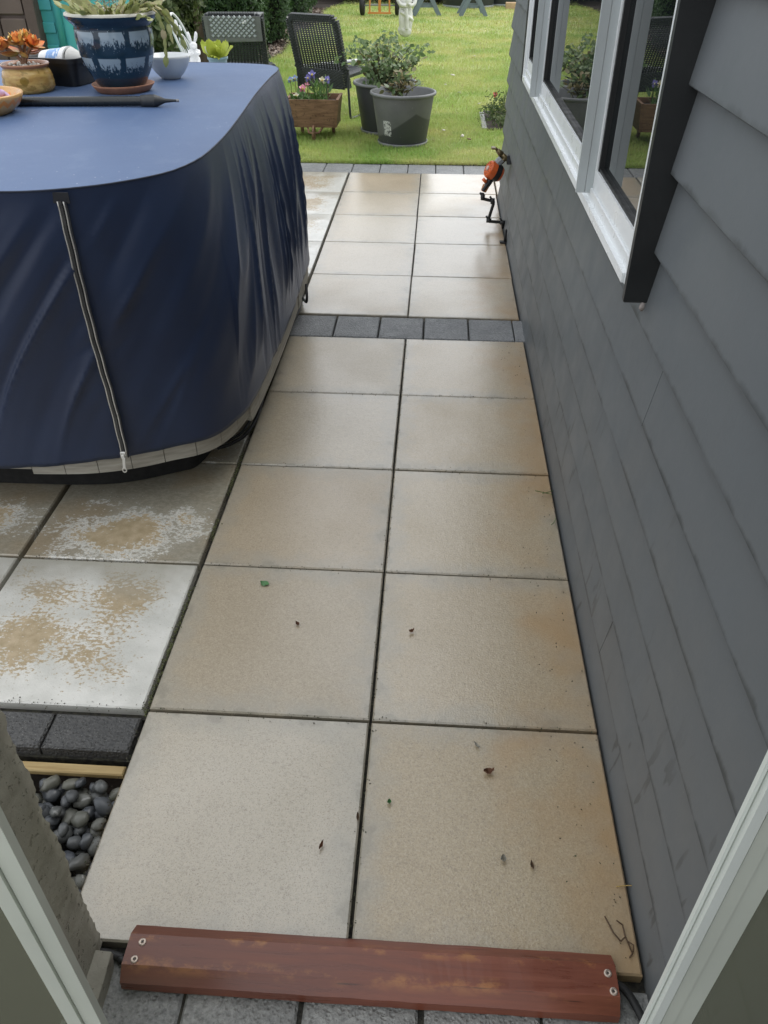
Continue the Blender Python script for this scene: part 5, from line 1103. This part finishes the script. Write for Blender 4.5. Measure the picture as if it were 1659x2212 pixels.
def conifer(label, loc, r, h, n, seed):
    t = thing('conifer', label, 'conifer', loc, 0, 'clipped conifers along the left of the lawn')
    th = rng.uniform(0, 2*np.pi, n); z = rng.uniform(0.02, 1, n)**.9; prof = np.clip(.80+z*.9, 0, 1)*np.where(z > .75, np.sqrt(np.clip((1-z)/.25, .05, 1)), 1)
    lump = 1+.14*np.sin(th*5+z*9+seed)+.10*np.sin(th*9-z*14+seed*2)+.06*np.sin(th*17+z*31); rr = r*prof*lump*rng.uniform(.82, 1.03, n)
    P = np.stack([rr*np.cos(th), rr*np.sin(th), z*h], 1); N = np.stack([np.cos(th), np.sin(th), .25+0*z], 1)
    o = obj('crown', leaf_cloud('crown', P, N, rng.uniform(.03, .075, n), .5), m_conifer, t)
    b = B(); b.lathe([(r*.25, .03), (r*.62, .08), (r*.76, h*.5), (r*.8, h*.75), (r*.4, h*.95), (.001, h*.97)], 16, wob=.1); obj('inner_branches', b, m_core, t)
    obj('trunk', B().tube([(0, 0, -.02), (0, 0, .4)], [.06, .05], 8), m_bark, t); return t
conifer('dark clipped conifer behind the chair with the lattice mat', (-2.84, 11.3, 0), .52, 2.3, 30000, 1)
conifer('clipped conifer second from the tub, behind the bark chips', (-2.96, 14.2, 0), .55, 2.4, 22000, 2)
conifer('clipped conifer at the middle of the bark bed, third in the row', (-3.05, 17.3, 0), .60, 2.4, 16000, 3)
conifer('far conifer in the row, beside the dark fence', (-3.45, 21.0, 0), .70, 2.4, 12000, 4)
conifer('near conifer standing left of the slender tree trunk', (-3.95, 10.9, 0), .60, 2.3, 18000, 5)
def shrub(label, loc, r, h, n, size, mat, group=None, cat='shrub'):
    t = thing('leafy_shrub', label, cat, loc, 0, group); ph = rng.uniform(0, 2*np.pi, n); ct = rng.uniform(-.5, 1, n); rr = rng.uniform(.45, 1, n)**.5; st_ = np.sqrt(np.clip(1-ct**2, 0, 1)); lump = 1+.18*np.sin(ph*4+ct*5)+.1*np.sin(ph*9+ct*11)
    P = np.stack([r*rr*st_*np.cos(ph)*lump, r*rr*st_*np.sin(ph)*lump, h*.45+h*.5*rr*ct], 1); N = np.stack([st_*np.cos(ph), st_*np.sin(ph), ct*.6+.4], 1)
    obj('foliage', leaf_cloud('foliage', P, N, rng.uniform(size*.7, size*1.3, n), .42), mat, t)
    b = B()
    for k in range(9): a = 2.4*k; b.tube([(0, 0, 0), (r*.3*math.cos(a), r*.3*math.sin(a), h*.4), (r*.7*math.cos(a), r*.7*math.sin(a), h*.7)], [.018, .012, .006], 5)
    obj('stem', b, m_bark, t); return t
shrub('broad leaved yellow green shrub behind the white iron chair', (-3.35, 9.3, 0), .62, 1.9, 5200, .11, m_shrub)
shrub('dark shrub in the shade behind the white iron chair', (-3.9, 8.6, 0), .75, 1.7, 7000, .07, m_conifer)
tt = thing('tree', 'slender tree with bare pale trunk between hedge and shrub', 'tree', (-3.12, 10.9, 0)); obj('trunk', B().tube(catmull([(0, 0, -.02), (.02, 0, .8), (-.02, .02, 1.8), (.05, 0, 3.2)], 5), [.10-.0035*k for k in range(16)], 12), m_bark, tt)
n = 5000; P = rng.normal(0, 1, (n, 3)); P /= np.linalg.norm(P, axis=1)[:, None]; P = P*rng.uniform(.5, 1, n)[:, None]*np.array([.8, .8, .7])+np.array([0, 0, 3.6]); obj('crown', leaf_cloud('crown', P, P-np.array([0, 0, 3.6]), .11, .5), m_shrub, tt)
# boundary fence, dark
m_fence = simple('dark_stained_fence_board', (.020, .021, .022), .8, var=.4, sc=4)
fn = thing('garden_fence', 'dark stained board fence across the far end of the garden', 'fence', (0, 23.7, 0))
bd_ = B().box(-.0725, .0725, -.012, .012, 0, 1.8).mesh('fence_board'); bd_.materials.append(m_fence)
for k in range(78): obj('fence_board', bd_, None, fn, (-6.2+.15*k, random.uniform(-.004, .004), random.uniform(-.01, .01)))
obj('fence_rail', B().box(-6.3, 5.6, .014, .06, .4, .49), m_fence, fn); obj('fence_rail', B().box(-6.3, 5.6, .014, .06, 1.4, 1.49), m_fence, fn)
fl_ = thing('garden_fence', 'dark stained board fence along the left side behind the conifers', 'fence', (-5.3, 14, 0))
for k in range(110): obj('fence_board', bd_, None, fl_, (0, -7.5+.15*k, random.uniform(-.01, .01)), (0, 0, R(90)))
b = B(); b.add([(-6.2, 22.2, .012), (1.6, 22.6, .012), (1.6, 23.68, .012), (-6.2, 23.68, .012)], [(0, 1, 2, 3)]); tag(obj('soil_border', b, m_soil), kind='structure')
for k, (x, y, r, h, lb) in enumerate(((-2.2, 23.1, .5, 1.0, 'dark evergreen shrub left of the trolley against the far fence'), (-1.0, 23.0, .5, 1.0, 'spiky grey green shrub behind the trolley'), (.0, 23.0, .45, .8, 'green shrub between statue and trestles at the far fence'), (1.35, 23.2, .4, .8, 'green shrub behind the charcoal tubs'))):
    shrub(lb, (x, y, 0), r, h, 2600, .09, m_conifer if k != 2 else m_shrub, 'shrubs along the far fence')

# ------------------------------------------------------------------ brown shed door and teal bin, far left
m_brn = simple('brown_moulded_plastic', (.14, .105, .085), .55, var=.25, sc=5, bump=.4, bsc=20); m_brn2 = simple('darker_brown_frame', (.10, .072, .058), .55, var=.2)
sh = thing('storage_shed', 'brown moulded plastic storage shed with raised square door panels', 'shed', (-4.18, 7.3, 0))
b = B(); b.box(-.9, .44, .012, .9, 0, 1.9); obj('shed_body', b, m_brn2, sh)
for i, x in enumerate((-.62, -.33, .10)):
    for j in range(6):
        z = .12+.285*j; obj('panel_square', B().box(x-.005, x+.27 if i < 2 else x+.235, -.016, .0115, z, z+.255, bev=.01), m_brn, sh)
obj('door_stile', B().box(-.02, .085, -.035, .0105, .02, 1.86, bev=.008), m_brn2, sh); obj('corner_post', B().box(.355, .455, -.03, .0105, .0, 1.9, bev=.01), m_brn2, sh)
obj('door_handle', B().box(-.11, -.03, -.07, -.036, .80, 1.02, bev=.01), simple('grey_brown_handle', (.22, .19, .15), .5), sh)
m_teal = simple('teal_plastic', (.085, .46, .40), .38, var=.2, sc=4, bump=0, c2=(.06, .34, .40))
te = thing('water_tank', 'teal plastic tank with moulded ribs beside the brown shed', 'tank', (-3.42, 7.75, 0))
b = B(); loft(b, [ring3(.37, .30, .06, 0), ring3(.38, .31, .06, .05), ring3(.38, .31, .06, 1.72), ring3(.34, .27, .06, 1.78)]); smooth_angle(obj('tank_body', b, m_teal, te), 30)
for z in np.arange(.05, 1.65, .19): obj('moulded_band', B().box(-.36, -.205, -.325, -.3101, z, z+.095, bev=.008), m_teal, te)
obj('corner_rib', B().tube([(-.155, -.325, .66), (-.155, -.325, 1.75)], .036, 16), m_teal, te)
b = B()
for z in np.arange(.08, 1.7, .095): b.ico((-.345, -.315, z), .012, 1)
o = obj('rivets', b, m_teal, te)

# ------------------------------------------------------------------ small litter on the slabs and lawn
m_brl = simple('brown_dead_leaf', (.16, .07, .035), .6); m_grl = simple('green_leaf', (.10, .25, .09), .5); m_tw = simple('brown_twig', (.13, .08, .045), .8); m_pl = simple('pale_petal', (.70, .66, .56), .6); m_sn = simple('pale_shell_grey', (.38, .36, .30), .5)
def crumpled(r, mat, label, u, v, cat, nm, curl=.4, asp=.6, rot=0, group=None):
    b = B(); n = 6; P = []
    for i in range(n+1):
        t = i/n; w_ = r*asp*math.sin(math.pi*min(max(t, .05), .97))
        for j in (-1, 0, 1): P.append((j*w_, (t-.5)*2*r, curl*r*(abs(j)*.7+(2*t-1)**2*.8)*(1+.2*math.sin(i*3+j))+.0006))
    b.add(P, [(i*3+j, i*3+j+1, (i+1)*3+j+1, (i+1)*3+j) for i in range(n) for j in range(2)]); return tag(obj(nm, b, mat, None, G(u, v), (0, 0, rot)), label, cat, group)
crumpled(.016, m_grl, 'green leaf scrap on the second slab row left of the joint', 572, 1262, 'leaf', 'leaf', .3, .8, 1.2)
crumpled(.0075, m_brl, 'tiny brown bud on the left slab beneath the green leaf scrap', 643, 1350, 'bud', 'leaf_bud', 1.2, .8, 1)
crumpled(.008, m_brl, 'tiny brown bud on the right slab beside the long joint', 889, 1366, 'bud', 'leaf_bud', 1.2, .8, 2)
crumpled(.013, m_brl, 'curled reddish brown leaf on the nearest right slab', 1055, 1670, 'leaf', 'leaf', .9, .7, 1.7)
crumpled(.011, m_sn, 'pale curled flake on the nearest right slab above the red leaf', 1030, 1612, 'flake', 'bark_flake', .6, .35, .7)
crumpled(.006, m_grl, 'small green bud near the joint on the nearest right slab', 841, 1735, 'bud', 'leaf_bud', 1.3, .9, 0)
crumpled(.011, m_brl, 'small twisted brown scrap on the nearest left slab', 694, 1829, 'leaf', 'leaf', .8, .35, -.3)
crumpled(.012, m_tw, 'brown scrap beside the joint on the nearest left slab', 773, 1768, 'leaf', 'leaf', .6, .3, .1)
crumpled(.008, m_sn, 'small pale snail shell close to the grey wall on the nearest slab', 1087, 3066*.6064, 'shell', 'snail_shell', 1.4, .9, 0)
crumpled(.010, m_tw, 'dark scrap on the nearest right slab close to the wall', 1149, 1872, 'leaf', 'leaf', .8, .4, .2)
tw = thing('twig', 'forked brown twig in the corner of the nearest slab by the wall', 'twig', G(1345, 2030))
for P_ in ([(-.030, .045, .003), (-.018, .01, .006), (-.006, -.006, .006)], [(.004, .030, .004), (.004, .006, .008), (.014, -.028, .004)], [(-.006, -.006, .006), (.004, .002, .008)], [(.003, .03, .004), (-.008, .035, .009)], [(.010, -.006, .006), (.018, -.014, .01), (.016, -.026, .005)], [(.014, -.028, .004), (.006, -.038, .006)]): obj('twig_fork', B().tube([Vector(p) for p in P_], .0017, 5), m_tw, tw)
b = B(); b.tube(catmull([(0, 0, .002), (.03, .002, .006), (.06, .0, .003)], 4), .0012, 4); tag(obj('straw', b, simple('yellow_straw', (.50, .34, .10), .6), None, G(2195*.6064, 3160*.6064)), 'yellow straw against the foot of the grey wall', 'straw')
for k, (u, v) in enumerate(((979*.2559+728, 632*.2559), (915*.2559+728, 712*.2559), (1160*.2559+728, 470*.2559), (1030*.2559+728, 778*.2559), (1200*.2559+728, 872*.2559), (1060*.2559+728, 1145*.2559), (1115*.2559+728, 1172*.2559), (900*.2559+728, 1098*.2559), (870, 128))):
    p = G(u, v, .035); lb = ['pale leaf in the middle of the lawn, larger of a pair', 'small pale leaf just left of the middle pair on the lawn', 'tiny cream petal high on the lawn', 'yellowish leaf on the lawn right of the rose pots', 'small leaf on the lawn near the soil bed', 'pale curled leaf on the lawn near the paving', 'brown leaf beside the pale curled one near the paving', 'faint leaf in the grass right of the front tub', 'speck of petal on the lawn behind the rose'][k]
    b = B(); b.ico((0, 0, 0), .03 if k in (0, 5) else .022, 1, (1.2, .7, .25), wob=.5, seed=k); tag(obj('fallen_leaf', b, m_pl if k != 6 else m_brl, None, p, (.2, .1, k)), lb, 'leaf', 'leaves fallen on the lawn')
# dark moss and grit in the joints, as loose crumbs
n = 2600; X = []; 
for k in range(n):
    if k < 1500: y = random.choice([0, .6, 1.2, 1.8, 2.4])+random.gauss(0, .008)-.0; x = random.uniform(-1.2, .59)
    else: x = random.choice([0, -.606])+random.gauss(0, .005); y = random.uniform(-.6, 2.4)
    if random.random() < .10: x = random.uniform(.45, .59); y = random.uniform(-.6, 2.4)
    X.append((x, y, .001))
m_grit = foliage('dark_grit', [(.02, .017, .012), (.06, .05, .03), (.05, .08, .03)], .8, sss=False)
tag(obj('grit', leaf_cloud('grit', np.array(X), np.tile([0, 0, 1.], (n, 1)), rng.uniform(.0015, .0065, n), .7), m_grit), 'dark grit and moss crumbs scattered along the slab joints', 'grit', kind='stuff')

m_strand = simple('green_grass_strand', (.12, .19, .05), .5)
for pts_, lb in (([(1193, 1068), (1175, 1064), (1156, 1060)], 'upper of two thin grass strands growing from the wall foot'), ([(1195, 1060), (1180, 1064), (1172, 1066)], 'short grass strand crossing the long one at the wall foot'), ([(1201, 1118), (1197, 1128), (1191, 1134)], 'small curved grass strand below the crossing pair at the wall foot')):
    P_ = [G(u, v, .006+.010*i) for i, (u, v) in enumerate(pts_)]; b = B(); b.tube(catmull(P_, 5), .0014, 4); tag(obj('grass_strand', b, m_strand), lb, 'grass')
b = B(); b.ico((XW-.016, WY0+.008, WZ0-.038), .008, 2, (.8, .7, 1.3), wob=.5, seed=3); tag(hobj('sealant', b, simple('pale_pinkish_sealant', (.45, .40, .38), .6)))
n = 1500; Y = rng.uniform(-.02, 2.2, n); X = -.606+rng.normal(0, .0035, n)*(1+1.2*(rng.random(n) < .2)); k_ = np.sin(Y*7)+np.sin(Y*17+1) > -.2
P = np.stack([X, Y, rng.uniform(-.012, .002, n)], 1)[k_]; tag(obj('moss', leaf_cloud('moss', P, np.tile([0, 0, 1.], (len(P), 1)), rng.uniform(.003, .009, len(P)), .7), foliage('joint_moss', [(.05, .07, .02), (.12, .13, .05), (.03, .03, .02)], .9, sss=False)), 'olive green moss in the joint left of the main path slabs', 'moss', kind='stuff')
